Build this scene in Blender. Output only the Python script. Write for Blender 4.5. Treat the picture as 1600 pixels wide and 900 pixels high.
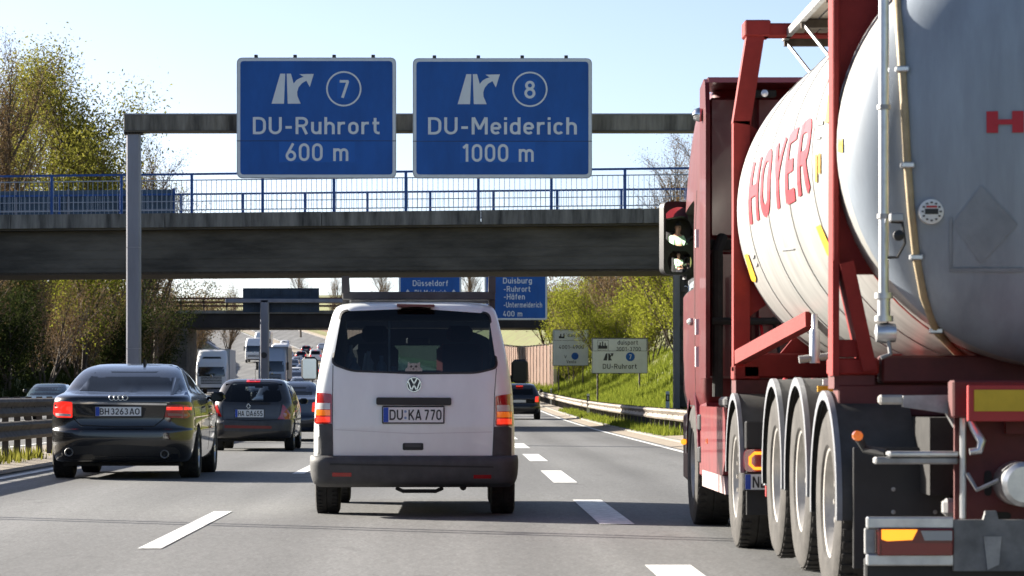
import bpy, bmesh, math, random
import numpy as np
from mathutils import Vector, Matrix, Quaternion
from mathutils.bvhtree import BVHTree
from mathutils.geometry import delaunay_2d_cdt

random.seed(7)
for o in list(bpy.data.objects):
    bpy.data.objects.remove(o)
SC = bpy.context.scene
COL = SC.collection
R = math.radians

# ------------------------------------------------------------------ camera
F, CX, CY, CH = 4700.0, 713.0, 616.0, 1.12      # focal in px of a 1600 px frame, axis point, eye height
cam = bpy.data.cameras.new("camera")
cam.sensor_width = 36.0
cam.lens = F / 1600.0 * 36.0
cam.shift_x = (800 - CX) / 1600.0
cam.shift_y = (CY - 450) / 1600.0
cam.clip_start = 0.5
cam.clip_end = 6000
cam.dof.use_dof = True
cam.dof.focus_distance = 42.0
cam.dof.aperture_fstop = 8.0
camo = bpy.data.objects.new("camera", cam)
camo.location = (0, 0, CH)
camo.rotation_euler = (R(90), 0, 0)
COL.objects.link(camo)
SC.camera = camo

# ------------------------------------------------------------------ sky and sun
SUN_EL, SUN_AZ = 21.5, -57.0                    # azimuth measured from +Y towards +X
w = bpy.data.worlds.new("World")
SC.world = w
w.use_nodes = True
nt = w.node_tree
nt.nodes.clear()
sky = nt.nodes.new("ShaderNodeTexSky")
sky.sky_type = 'NISHITA'
sky.sun_disc = False
sky.sun_elevation = R(SUN_EL)
sky.sun_rotation = R(SUN_AZ)
sky.air_density = 0.45
sky.dust_density = 1.0
sky.ozone_density = 0.2
bg = nt.nodes.new("ShaderNodeBackground")
bg.inputs[1].default_value = 0.070
wo = nt.nodes.new("ShaderNodeOutputWorld")
nt.links.new(sky.outputs[0], bg.inputs[0])
nt.links.new(bg.outputs[0], wo.inputs[0])
sv = Vector((math.cos(R(SUN_EL)) * math.sin(R(SUN_AZ)), math.cos(R(SUN_EL)) * math.cos(R(SUN_AZ)), math.sin(R(SUN_EL))))
sl = bpy.data.lights.new("sun", 'SUN')
sl.energy = 5.0
sl.angle = R(0.53)
sl.color = (1.0, 0.93, 0.82)
slo = bpy.data.objects.new("sun", sl)
slo.rotation_euler = sv.to_track_quat('Z', 'Y').to_euler()
slo.location = sv * 200
COL.objects.link(slo)
SC.view_settings.view_transform = 'Standard'
SC.view_settings.look = 'None'
SC.view_settings.exposure = 1.75
SC.view_settings.gamma = 1.0
SC.view_settings.use_curve_mapping = False
SC.render.engine = 'CYCLES'
SC.cycles.use_denoising = True
SC.cycles.max_bounces = 8
SC.cycles.transparent_max_bounces = 16
SC.cycles.sample_clamp_indirect = 6.0
SC.cycles.caustics_reflective = False
SC.cycles.caustics_refractive = False

# ------------------------------------------------------------------ materials
MATS = {}
def mat(name, col, rough=0.6, metal=0.0, coat=0.0, var=0.0, vscale=3.0, bump=0.0, bscale=60.0, spec=0.5,
        emit=None, estr=0.0, stretch=(1, 1, 1), col2=None, trans=0.0):
    if name in MATS:
        return MATS[name]
    m = bpy.data.materials.new(name)
    m.use_nodes = True
    t = m.node_tree
    b = t.nodes["Principled BSDF"]
    b.inputs["Base Color"].default_value = (*col, 1)
    b.inputs["Roughness"].default_value = rough
    b.inputs["Metallic"].default_value = metal
    b.inputs["Coat Weight"].default_value = coat
    b.inputs["Coat Roughness"].default_value = 0.04
    b.inputs["Specular IOR Level"].default_value = spec
    if emit:
        b.inputs["Emission Color"].default_value = (*emit, 1)
        b.inputs["Emission Strength"].default_value = estr
    if var > 0 or bump > 0:
        tc = t.nodes.new("ShaderNodeTexCoord")
        mp = t.nodes.new("ShaderNodeMapping")
        mp.inputs["Scale"].default_value = stretch
        t.links.new(tc.outputs["Object"], mp.inputs[0])
    if var > 0:
        n = t.nodes.new("ShaderNodeTexNoise")
        n.inputs["Scale"].default_value = vscale
        n.inputs["Detail"].default_value = 6
        n.inputs["Roughness"].default_value = 0.65
        t.links.new(mp.outputs[0], n.inputs["Vector"])
        cr = t.nodes.new("ShaderNodeValToRGB")
        c2 = col2 if col2 else tuple(c * (1 - var) for c in col)
        c1 = col if col2 else tuple(min(1, c * (1 + var * .6)) for c in col)
        cr.color_ramp.elements[0].position = 0.32
        cr.color_ramp.elements[0].color = (*c2, 1)
        cr.color_ramp.elements[1].position = 0.66
        cr.color_ramp.elements[1].color = (*c1, 1)
        t.links.new(n.outputs["Fac"], cr.inputs[0])
        t.links.new(cr.outputs[0], b.inputs["Base Color"])
        rr = t.nodes.new("ShaderNodeMapRange")
        rr.inputs[3].default_value = min(1, rough + 0.12)
        rr.inputs[4].default_value = max(0.02, rough - 0.08)
        t.links.new(n.outputs["Fac"], rr.inputs[0])
        t.links.new(rr.outputs[0], b.inputs["Roughness"])
    if bump > 0:
        n2 = t.nodes.new("ShaderNodeTexNoise")
        n2.inputs["Scale"].default_value = bscale
        n2.inputs["Detail"].default_value = 4
        t.links.new(mp.outputs[0], n2.inputs["Vector"])
        bp = t.nodes.new("ShaderNodeBump")
        bp.inputs["Strength"].default_value = bump
        bp.inputs["Distance"].default_value = 0.02
        t.links.new(n2.outputs["Fac"], bp.inputs["Height"])
        t.links.new(bp.outputs[0], b.inputs["Normal"])
    MATS[name] = m
    return m

def glass(name, tint, rough=0.03, opaque=0.0):
    if name in MATS:
        return MATS[name]
    m = bpy.data.materials.new(name)
    m.use_nodes = True
    t = m.node_tree
    t.nodes.clear()
    out = t.nodes.new("ShaderNodeOutputMaterial")
    tr = t.nodes.new("ShaderNodeBsdfTransparent")
    tr.inputs[0].default_value = (*tint, 1)
    gl = t.nodes.new("ShaderNodeBsdfGlossy")
    gl.inputs["Roughness"].default_value = rough
    gl.inputs["Color"].default_value = (0.95, 0.95, 0.95, 1)
    fr = t.nodes.new("ShaderNodeFresnel")
    fr.inputs[0].default_value = 1.5
    mx = t.nodes.new("ShaderNodeMixShader")
    t.links.new(fr.outputs[0], mx.inputs[0])
    t.links.new(tr.outputs[0], mx.inputs[1])
    t.links.new(gl.outputs[0], mx.inputs[2])
    t.links.new(mx.outputs[0], out.inputs[0])
    MATS[name] = m
    return m

def leafmat(name, c1, c2, tl=0.45):
    m = bpy.data.materials.new(name)
    m.use_nodes = True
    t = m.node_tree
    t.nodes.clear()
    out = t.nodes.new("ShaderNodeOutputMaterial")
    g = t.nodes.new("ShaderNodeNewGeometry")
    cr = t.nodes.new("ShaderNodeValToRGB")
    cr.color_ramp.elements[0].color = (*c1, 1)
    cr.color_ramp.elements[1].color = (*c2, 1)
    t.links.new(g.outputs["Random Per Island"], cr.inputs[0])
    d = t.nodes.new("ShaderNodeBsdfDiffuse")
    tr = t.nodes.new("ShaderNodeBsdfTranslucent")
    t.links.new(cr.outputs[0], d.inputs[0])
    t.links.new(cr.outputs[0], tr.inputs[0])
    mx = t.nodes.new("ShaderNodeMixShader")
    mx.inputs[0].default_value = tl
    t.links.new(d.outputs[0], mx.inputs[1])
    t.links.new(tr.outputs[0], mx.inputs[2])
    t.links.new(mx.outputs[0], out.inputs[0])
    MATS[name] = m
    return m

def asphalt_mat(name, base):
    m = bpy.data.materials.new(name)
    m.use_nodes = True
    t = m.node_tree
    L = t.links.new
    b = t.nodes["Principled BSDF"]
    tc = t.nodes.new("ShaderNodeTexCoord")
    def noise(scale, detail, sc=(1, 1, 1)):
        mp = t.nodes.new("ShaderNodeMapping")
        mp.inputs["Scale"].default_value = sc
        L(tc.outputs["Object"], mp.inputs[0])
        n = t.nodes.new("ShaderNodeTexNoise")
        n.inputs["Scale"].default_value = scale
        n.inputs["Detail"].default_value = detail
        L(mp.outputs[0], n.inputs["Vector"])
        return n.outputs["Fac"]
    def rng(src, a0, a1, b0, b1):
        r = t.nodes.new("ShaderNodeMapRange")
        for i, v in enumerate((a0, a1, b0, b1)):
            r.inputs[i + 1].default_value = v
        L(src, r.inputs[0])
        return r.outputs[0]
    def mul(a, c):
        k = t.nodes.new("ShaderNodeMath")
        k.operation = 'MULTIPLY'
        L(a, k.inputs[0]); L(c, k.inputs[1])
        return k.outputs[0]
    grain = rng(noise(38, 3), .3, .7, .62, 1.35)
    grain2 = rng(noise(9, 4, (1.6, .35, 1)), .3, .7, .88, 1.12)
    streak = rng(noise(1.1, 4, (1.0, .03, 1)), .3, .7, .8, 1.16)
    patch = rng(noise(.35, 5, (1, .25, 1)), .35, .65, .9, 1.08)
    # wheel tracks worn into the lanes, and scattered oil drips
    sp = t.nodes.new("ShaderNodeSeparateXYZ")
    L(tc.outputs["Object"], sp.inputs[0])
    def mth(op, a, v):
        k = t.nodes.new("ShaderNodeMath"); k.operation = op
        L(a, k.inputs[0])
        if v is not None: k.inputs[1].default_value = v
        return k.outputs[0]
    ph = mth('MULTIPLY', mth('SUBTRACT', sp.outputs["X"], .5), 2 * math.pi / 1.8)
    track = rng(mth('COSINE', ph, None), -.2, 1, 1.05, .86)
    drip = rng(noise(1.7, 2, (1, .5, 1)), .66, .74, 1, .74)
    f = mul(mul(mul(grain, grain2), mul(streak, patch)), mul(track, drip))
    mx = t.nodes.new("ShaderNodeMix")
    mx.data_type = 'RGBA'
    mx.blend_type = 'MULTIPLY'
    mx.inputs[0].default_value = 1
    mx.inputs[6].default_value = (*base, 1)
    L(f, mx.inputs[7])
    L(mx.outputs[2], b.inputs["Base Color"])
    b.inputs["Roughness"].default_value = .78
    b.inputs["Specular IOR Level"].default_value = .35
    bp = t.nodes.new("ShaderNodeBump")
    bp.inputs["Strength"].default_value = .5
    bp.inputs["Distance"].default_value = .008
    L(noise(55, 3), bp.inputs["Height"])
    L(bp.outputs[0], b.inputs["Normal"])
    MATS[name] = m
    return m

ASPH = asphalt_mat("asphalt", (.148, .149, .147))
ASPH2 = asphalt_mat("asphalt_old", (.155, .153, .148))
PAINTW = mat("road_paint", (.76, .76, .73), .6, var=.34, vscale=9, bump=.2, bscale=90)
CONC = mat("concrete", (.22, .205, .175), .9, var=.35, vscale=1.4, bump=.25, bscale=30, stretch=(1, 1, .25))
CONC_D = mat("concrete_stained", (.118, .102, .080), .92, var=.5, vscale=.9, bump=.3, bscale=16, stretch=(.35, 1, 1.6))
CONC_S = mat("concrete_streaked", (.185, .17, .145), .9, var=.7, vscale=3.2, bump=.2, bscale=30, stretch=(1, 1, .12))
DUST = mat("verge_dust", (.30, .25, .19), .95, var=.35, vscale=4, bump=.6, bscale=24)
GALV = mat("galvanised", (.42, .43, .44), .45, .75, var=.22, vscale=3, stretch=(1, 1, .4))
GALV_P = mat("galvanised_post", (.22, .225, .26), .5, .35, var=.18, vscale=2.2, stretch=(1, 1, .15))
GALV_OLD = mat("galvanised_weathered", (.22, .19, .155), .65, .3, var=.4, vscale=2.5, stretch=(1, .35, 1))
RUSTY = mat("rusty_rail", (.075, .062, .055), .7, .2, var=.4, vscale=4)
BLUEP = mat("railing_blue", (.012, .07, .26), .45, var=.25, vscale=3)
BARG = mat("railing_bar", (.30, .33, .38), .5, .3)
SCREEN = mat("screen_blue_grey", (.045, .085, .13), .5, var=.25, vscale=1.2)
SIGNB = mat("sign_blue", (.0015, .080, .34), .38, var=.20, vscale=1.3, stretch=(1, 1, .4), spec=.4)
SIGNB2 = mat("sign_blue_patch", (.002, .095, .40), .36, spec=.4)
SIGNW = mat("sign_white", (.64, .67, .70), .45, var=.05, vscale=2)
SIGNK = mat("sign_black", (.02, .02, .022), .5)
SIGNBK = mat("sign_back", (.035, .055, .085), .55, .2, var=.25, vscale=1.5)
SIGNWP = mat("sign_white_panel", (.62, .64, .62), .5, var=.1, vscale=1.2)
BLACK = mat("black_plastic", (.018, .018, .019), .5, var=.2, vscale=5)
GREYPL = mat("grey_plastic", (.062, .062, .064), .62, var=.25, vscale=6, bump=.1, bscale=200)
RUBBER = mat("rubber", (.021, .020, .019), .82, var=.35, vscale=8, bump=.2, bscale=60)
RUBBER_D = mat("rubber_dusty", (.046, .042, .038), .85, var=.35, vscale=7, bump=.2, bscale=60)
UNDER = mat("underbody", (.016, .015, .014), .85, var=.3, vscale=8)
CHROME = mat("chrome", (.75, .76, .78), .12, 1.0)
ALU = mat("aluminium", (.62, .63, .64), .32, .85, var=.2, vscale=6)
ALU_D = mat("aluminium_dull", (.34, .34, .34), .5, .6, var=.3, vscale=6)
RIMW = mat("rim_silver", (.46, .44, .41), .4, .35, var=.22, vscale=9)
WHITE = mat("white_paint", (.82, .845, .83), .32, coat=.6, var=.07, vscale=2.6, stretch=(1, 1, .35))
WHITE2 = mat("white_lorry", (.72, .73, .74), .4, coat=.3, var=.06, vscale=2)
BLACKP = mat("black_car_paint", (.006, .006, .0065), .22, .1, coat=1.0, var=.3, vscale=3)
GREYP = mat("dark_grey_car_paint", (.050, .046, .044), .32, .45, coat=.9, var=.15, vscale=3)
NAVYP = mat("dark_blue_car_paint", (.012, .018, .035), .3, .3, coat=1.0)
TEALP = mat("teal_car_paint", (.05, .10, .12), .3, .4, coat=1.0)
SILVERP = mat("silver_car_paint", (.45, .46, .48), .3, .7, coat=.8)
BLUECARP = mat("blue_car_paint", (.05, .12, .28), .3, .3, coat=.8)
GLASS_DK = mat("dark_glass", (.006, .008, .010), .06, spec=.2)
GLASS_BL = mat("windscreen_dark", (.012, .018, .024), .05, spec=.9)
GLASS_T = glass("tinted_glass", (.24, .29, .31))
GLASS_C = glass("clear_glass", (.80, .86, .86))
GLASS_WS = glass("green_windscreen", (.36, .50, .48))
REDL = mat("tail_lamp_red", (.34, .008, .008), .12, coat=1.0, spec=.6)
REDLIT = mat("brake_lamp_lit", (.5, .01, .01), .15, coat=1.0, emit=(1, .035, .02), estr=.30)
AMBER = mat("amber_lens", (.75, .16, .012), .15, coat=1.0, emit=(1, .22, .02), estr=.12)
AMBERLIT = mat("amber_lit", (.9, .35, .02), .2, coat=.5, emit=(1, .33, .02), estr=.55)
CLEARL = mat("clear_lens", (.62, .60, .58), .12, coat=1.0)
PLATEW = mat("plate_white", (.74, .75, .75), .4)
PLATEB = mat("plate_blue", (.01, .06, .42), .4)
TRUCKRED = mat("truck_red", (.095, .005, .007), .5, .0, coat=.15, spec=.25, var=.18, vscale=2.4)
TRUCKPINK = mat("truck_skirt_red", (.24, .026, .028), .42, .0, coat=.5, var=.25, vscale=4)
FRAMERED = mat("frame_red", (.25, .019, .015), .6, spec=.3, var=.22, vscale=3, bump=.08, bscale=40)
CHASSIS = mat("chassis_red", (.10, .015, .014), .6, var=.35, vscale=4)
TANKM = mat("tank_cladding", (.44, .44, .42), .36, .2, var=.26, vscale=2.2, stretch=(1, 1.6, .22))
TANKE = mat("tank_end_shaded", (.27, .315, .37), .42, .0, var=.24, vscale=2.6, stretch=(1.6, 1, .22))  # the end's shade is in this colour: darker and bluer than the cladding
STAIN = mat("placard_ghost", (.22, .25, .285), .5, var=.16, vscale=6)
LOGORED = mat("logo_red", (.45, .012, .022), .45)
YELLOW = mat("yellow_film", (.78, .42, .02), .5)
YELLOWD = mat("yellow_reflective", (.62, .42, .02), .45, var=.12, vscale=9)
HOSE = mat("hose_tan", (.42, .33, .20), .6, var=.25, vscale=8)
BARK = mat("bark", (.085, .066, .050), .9, var=.35, vscale=8)
BARK_T = mat("twigs", (.15, .105, .070), .9, var=.3, vscale=2)
BARK_L = mat("twigs_light", (.24, .17, .11), .9, var=.3, vscale=2)
NOISEW = mat("noise_wall", (.11, .052, .028), .8, var=.2, vscale=1.2)
SKIN = mat("skin", (.52, .30, .21), .5)
JACKET = mat("jacket_green", (.42, .66, .42), .7, var=.15, vscale=9)
CAPM = mat("cap_dark", (.02, .02, .025), .8)
SEAT = mat("seat_fabric", (.03, .03, .032), .9)
SEATR = mat("seat_red", (.18, .02, .02), .9)
BOTTLE = mat("bottle_white", (.6, .62, .64), .4)
BOTTLEB = mat("bottle_blue", (.18, .30, .42), .4)
L_YEL = leafmat("leaf_yellow_green", (.15, .17, .020), (.32, .33, .045))
L_GRN = leafmat("leaf_green", (.12, .125, .022), (.26, .245, .05))
L_OLV = leafmat("leaf_olive_shaded", (.055, .056, .017), (.125, .112, .034))  # olive dimmed to put the left embankment's shade into the colour
L_BRN = leafmat("bud_brown", (.13, .085, .045), (.25, .17, .085), .25)
L_DRK = leafmat("leaf_shaded", (.020, .030, .010), (.052, .062, .019), .3)  # green darkened with the shade that lies under the bridge
GRASSM = leafmat("grass_blade", (.11, .15, .020), (.27, .30, .045), .35)

# ------------------------------------------------------------------ object helpers
def tag(o, label=None, cat=None, group=None, kind=None):
    if label: o["label"] = label
    if cat: o["category"] = cat
    if group: o["group"] = group
    if kind: o["kind"] = kind
    return o

def empty(name, loc=(0, 0, 0), rz=0.0, parent=None):
    o = bpy.data.objects.new(name, None)
    o.empty_display_size = .2
    o.location = loc
    o.rotation_euler = (0, 0, rz)
    COL.objects.link(o)
    if parent: o.parent = parent
    return o

def thing(name, label, cat, loc=(0, 0, 0), rz=0.0, group=None):
    return tag(empty(name, loc, rz), label, cat, group)

def inst(src, name, loc, parent=None, rz=0.0, scale=None):
    o = bpy.data.objects.new(name, src if isinstance(src, bpy.types.Mesh) else src.data)
    o.location = loc
    o.rotation_euler = (0, 0, rz)
    if scale: o.scale = scale
    COL.objects.link(o)
    if parent: o.parent = parent
    return o

class MB:
    """collects shapes; org is subtracted so that world coordinates can be typed in"""
    def __init__(s, org=(0, 0, 0)):
        s.v = []; s.f = []; s.o = org
    def add(s, vs, fs):
        k = len(s.v); ox, oy, oz = s.o
        s.v += [(v[0] - ox, v[1] - oy, v[2] - oz) for v in vs]
        s.f += [tuple(i + k for i in f) for f in fs]
        return s
    def box(s, x0, x1, y0, y1, z0, z1, bev=0.0):
        if x0 > x1: x0, x1 = x1, x0
        if y0 > y1: y0, y1 = y1, y0
        if z0 > z1: z0, z1 = z1, z0
        if bev <= 0:
            vs = [(x, y, z) for z in (z0, z1) for y in (y0, y1) for x in (x0, x1)]
            return s.add(vs, [(0, 2, 3, 1), (4, 5, 7, 6), (0, 1, 5, 4), (2, 6, 7, 3), (0, 4, 6, 2), (1, 3, 7, 5)])
        b = min(bev, (x1 - x0) * .49, (y1 - y0) * .49, (z1 - z0) * .49)
        P = []
        for X, sx in ((x0, 1), (x1, -1)):
            for Y, sy in ((y0, 1), (y1, -1)):
                for Z, sz in ((z0, 1), (z1, -1)):
                    P += [(X, Y + sy * b, Z + sz * b), (X + sx * b, Y, Z + sz * b), (X + sx * b, Y + sy * b, Z)]
        return s.hull(P)
    def hull(s, pts):
        bm = bmesh.new()
        for p in pts: bm.verts.new(p)
        bmesh.ops.convex_hull(bm, input=bm.verts)
        bm.verts.index_update()
        vs = [v.co[:] for v in bm.verts]
        fs = [[v.index for v in f.verts] for f in bm.faces]
        bm.free()
        return s.add(vs, fs)
    def bar(s, a, b, wx, wz, up=(0, 0, 1)):
        """a rectangular bar from a to b, wx wide, wz high"""
        a = Vector(a); b = Vector(b)
        d = (b - a).normalized()
        u = d.cross(Vector(up))
        if u.length < 1e-4: u = d.cross(Vector((1, 0, 0)))
        u.normalize()
        t = u.cross(d)
        vs = []
        for p in (a, b):
            for i, j in ((-1, -1), (1, -1), (1, 1), (-1, 1)):
                vs.append(p + u * (i * wx / 2) + t * (j * wz / 2))
        return s.add(vs, [(0, 1, 2, 3), (7, 6, 5, 4), (0, 4, 5, 1), (1, 5, 6, 2), (2, 6, 7, 3), (3, 7, 4, 0)])
    def prism(s, poly, axis, a, b):
        """extrude a 2D polygon: axis 'x' -> poly in (y,z), 'y' -> (x,z), 'z' -> (x,y)"""
        def P(p, t):
            return (t, p[0], p[1]) if axis == 'x' else ((p[0], t, p[1]) if axis == 'y' else (p[0], p[1], t))
        n = len(poly)
        vs = [P(p, a) for p in poly] + [P(p, b) for p in poly]
        fs = [tuple(range(n))[::-1], tuple(range(n, 2 * n))]
        fs += [(i, (i + 1) % n, n + (i + 1) % n, n + i) for i in range(n)]
        return s.add(vs, fs)
    def tube(s, pts, r, n=8, caps=True):
        pts = [Vector(p) for p in pts]
        rr = r if isinstance(r, (list, tuple)) else [r] * len(pts)
        vs = []; fs = []
        prev = None
        for i, p in enumerate(pts):
            d = (pts[min(i + 1, len(pts) - 1)] - pts[max(i - 1, 0)])
            d = d.normalized() if d.length > 1e-9 else Vector((0, 0, 1))
            if prev is None:
                u = d.cross(Vector((0, 0, 1)))
                if u.length < .05: u = d.cross(Vector((1, 0, 0)))
            else:
                u = prev - d * prev.dot(d)
            u.normalize(); prev = u
            t = d.cross(u)
            for k in range(n):
                a = 2 * math.pi * k / n
                vs.append(p + (u * math.cos(a) + t * math.sin(a)) * rr[i])
        for i in range(len(pts) - 1):
            for k in range(n):
                fs.append((i * n + k, i * n + (k + 1) % n, (i + 1) * n + (k + 1) % n, (i + 1) * n + k))
        if caps:
            fs.append(tuple(range(n))[::-1]); fs.append(tuple(range((len(pts) - 1) * n, len(pts) * n)))
        return s.add(vs, fs)
    def lathe(s, prof, c, axis='x', n=32, a0=0.0, a1=360.0):
        """prof: (radius, offset along axis)"""
        full = abs(a1 - a0 - 360) < 1e-6
        m = n if full else n + 1
        vs = []; fs = []
        for r, t in prof:
            for k in range(m):
                a = R(a0 + (a1 - a0) * k / n)
                ca, sa = math.cos(a) * r, math.sin(a) * r
                vs.append((c[0] + t, c[1] + ca, c[2] + sa) if axis == 'x' else
                          ((c[0] + ca, c[1] + t, c[2] + sa) if axis == 'y' else (c[0] + ca, c[1] + sa, c[2] + t)))
        for i in range(len(prof) - 1):
            for k in range(n if full else n):
                k2 = (k + 1) % m if full else k + 1
                fs.append((i * m + k, i * m + k2, (i + 1) * m + k2, (i + 1) * m + k))
        return s.add(vs, fs)
    def torus(s, c, R0, r, axis='y', n=28, k=6):
        prof = [(R0 + r * math.cos(2 * math.pi * i / k), r * math.sin(2 * math.pi * i / k)) for i in range(k + 1)]
        return s.lathe(prof, c, axis, n)
    def build(s, name, m, parent=None, smooth=None, loc=None, recalc=True):
        me = bpy.data.meshes.new(name)
        me.from_pydata(s.v, [], s.f)
        if recalc and len(s.f) < 60000:
            bm = bmesh.new(); bm.from_mesh(me)
            bmesh.ops.recalc_face_normals(bm, faces=bm.faces)
            bm.to_mesh(me); bm.free()
        if smooth:
            for p in me.polygons: p.use_smooth = True
            me.set_sharp_from_angle(angle=R(smooth))
        if m: me.materials.append(m)
        o = bpy.data.objects.new(name, me)
        if loc: o.location = loc
        COL.objects.link(o)
        if parent: o.parent = parent
        return o

def round_poly(poly, r, n=4):
    out = []
    N = len(poly)
    for i in range(N):
        p0 = Vector(poly[i - 1]).to_2d(); p = Vector(poly[i]).to_2d(); p1 = Vector(poly[(i + 1) % N]).to_2d()
        a = p + (p0 - p).normalized() * min(r, (p0 - p).length * .48)
        b = p + (p1 - p).normalized() * min(r, (p1 - p).length * .48)
        for k in range(n + 1):
            t = k / n
            q = a * (1 - t) ** 2 + p * 2 * t * (1 - t) + b * t * t
            out.append((q.x, q.y))
    return out

def inside(poly, x, y):
    c = False
    j = len(poly) - 1
    for i in range(len(poly)):
        xi, yi = poly[i]; xj, yj = poly[j]
        if (yi > y) != (yj > y) and x < (xj - xi) * (y - yi) / (yj - yi) + xi:
            c = not c
        j = i
    return c

def tri2d(poly, step):
    pts = []
    N = len(poly)
    for i in range(N):
        a = Vector(poly[i]); b = Vector(poly[(i + 1) % N])
        k = max(1, int((b - a).length / step))
        for t in range(k): pts.append(a.lerp(b, t / k))
    nb = len(pts)
    P2 = [(p.x, p.y) for p in pts]
    xs = [p[0] for p in P2]; ys = [p[1] for p in P2]
    x = min(xs) + step / 2
    while x < max(xs):
        y = min(ys) + step / 2
        while y < max(ys):
            if inside(P2, x, y) and min((q[0] - x) ** 2 + (q[1] - y) ** 2 for q in P2) > (step * .45) ** 2:
                pts.append(Vector((x, y)))
            y += step
        x += step
    r = delaunay_2d_cdt([Vector(p) for p in pts], [(i, (i + 1) % nb) for i in range(nb)], [list(range(nb))], 1, 1e-6)
    return [v[:] for v in r[0]], [tuple(f) for f in r[2]]

def patch(mb, bvh, poly, side='R', off=.004, step=.06, sink=.012):
    """lay a sheet cut to poly on a body: side R rear (x,z), F front (x,z), L/S left/right flank (y,z), T top (x,y)"""
    vs, fs = tri2d(poly, step)
    D = {'R': Vector((0, 1, 0)), 'F': Vector((0, -1, 0)), 'L': Vector((1, 0, 0)), 'S': Vector((-1, 0, 0)), 'T': Vector((0, 0, -1))}[side]
    out = []; miss = []
    for u, v in vs:
        if side in 'RF': o = Vector((u, 0, v))
        elif side in 'LS': o = Vector((0, u, v))
        else: o = Vector((u, v, 0))
        o2 = o - D * 30
        h = bvh.ray_cast(o2, D)
        if h[0] is None:
            n = bvh.find_nearest(o)
            out.append(Vector(n[0]) - D * off)
        else:
            out.append(h[0] - D * off)
    ec = {}
    for f in fs:
        for i in range(len(f)):
            e = tuple(sorted((f[i], f[(i + 1) % len(f)])))
            ec[e] = ec.get(e, 0) + 1
    n = len(out)
    ring = sorted({i for e, c in ec.items() if c == 1 for i in e})
    mp = {i: n + k for k, i in enumerate(ring)}
    allv = out + [out[i] + D * (sink + off) for i in ring]
    fs2 = list(fs) + [(e[0], e[1], mp[e[1]], mp[e[0]]) for e, c in ec.items() if c == 1]
    return mb.add(allv, fs2)

def seam(mb, bvh, pts, wd, side='R', off=.0025, step=.08):
    for a, b in zip(pts[:-1], pts[1:]):
        a = Vector(a); b = Vector(b)
        d = (b - a).normalized(); nrm = Vector((-d.y, d.x)) * wd / 2
        patch(mb, bvh, [tuple(a + nrm), tuple(b + nrm), tuple(b - nrm), tuple(a - nrm)], side, off, step, .004)
    return mb

# ------------------------------------------------------------------ body loft from plan slices
def pchip(x, y, q):
    x = np.asarray(x, float); y = np.asarray(y, float)
    h = np.diff(x); d = np.diff(y) / h
    m = np.zeros(len(x))
    for i in range(1, len(x) - 1):
        if d[i - 1] * d[i] > 0:
            w1 = 2 * h[i] + h[i - 1]; w2 = h[i] + 2 * h[i - 1]
            m[i] = (w1 + w2) / (w1 / d[i - 1] + w2 / d[i])
    m[0] = d[0]; m[-1] = d[-1]
    k = np.clip(np.searchsorted(x, q) - 1, 0, len(x) - 2)
    t = (q - x[k]) / h[k]
    return ((1 + 2 * t) * (1 - t) ** 2 * y[k] + t * (1 - t) ** 2 * h[k] * m[k] + t * t * (3 - 2 * t) * y[k + 1] + t * t * (t - 1) * h[k] * m[k + 1])

def zstack(keys, barrel=.05, sub=4, bow=.03):
    """keys: (z, y_rear, y_front, half_width, r_rear, r_front). rear is at small y"""
    K = np.array(keys, float)
    zq = []
    for i in range(len(K) - 1):
        for j in range(sub): zq.append(K[i, 0] + (K[i + 1, 0] - K[i, 0]) * j / sub)
    zq.append(K[-1, 0])
    zq = np.array(zq)
    C = [pchip(K[:, 0], K[:, c], zq) for c in range(1, 6)]
    ym = (K[:, 1].min() + K[:, 2].max()) / 2; hl = (K[:, 2].max() - K[:, 1].min()) / 2
    vs = []; fs = []; M = None
    for z, yr, yf, wd, rr, rf in zip(zq, *C):
        rr = min(rr, wd * .95, (yf - yr) * .45); rf = min(rf, wd * .95, (yf - yr) * .45)
        half = []
        for i in range(6):
            x = (wd - rr) * i / 6
            half.append((x, yr + bow * (x / wd) ** 2))
        y0 = yr + bow * ((wd - rr) / wd) ** 2
        for i in range(9):
            a = R(-90 + 90 * i / 8)
            half.append((wd - rr + rr * math.cos(a), y0 + rr + rr * math.sin(a)))
        f0 = yf - 1.5 * bow * ((wd - rf) / wd) ** 2
        for i in range(1, 16):
            half.append((wd, y0 + rr + (f0 - rf - y0 - rr) * i / 16))
        for i in range(9):
            a = R(90 * i / 8)
            half.append((wd - rf + rf * math.cos(a), f0 - rf + rf * math.sin(a)))
        for i in range(5, -1, -1):
            x = (wd - rf) * i / 6
            half.append((x, yf - 1.5 * bow * (x / wd) ** 2))
        half = [(x * (1 - barrel * ((y - ym) / hl) ** 2), y) for x, y in half]
        ring = half + [(-x, y) for x, y in half[-2:0:-1]]
        M = len(ring)
        vs += [(x, y, z) for x, y in ring]
    n = len(zq)
    for i in range(n - 1):
        for k in range(M):
            fs.append((i * M + k, i * M + (k + 1) % M, (i + 1) * M + (k + 1) % M, (i + 1) * M + k))
    fs.append(tuple(range(M))[::-1]); fs.append(tuple(range((n - 1) * M, n * M)))
    return vs, fs

def bvh_of(o):
    bm = bmesh.new(); bm.from_mesh(o.data)
    b = BVHTree.FromBMesh(bm); bm.free()
    return b

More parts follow.
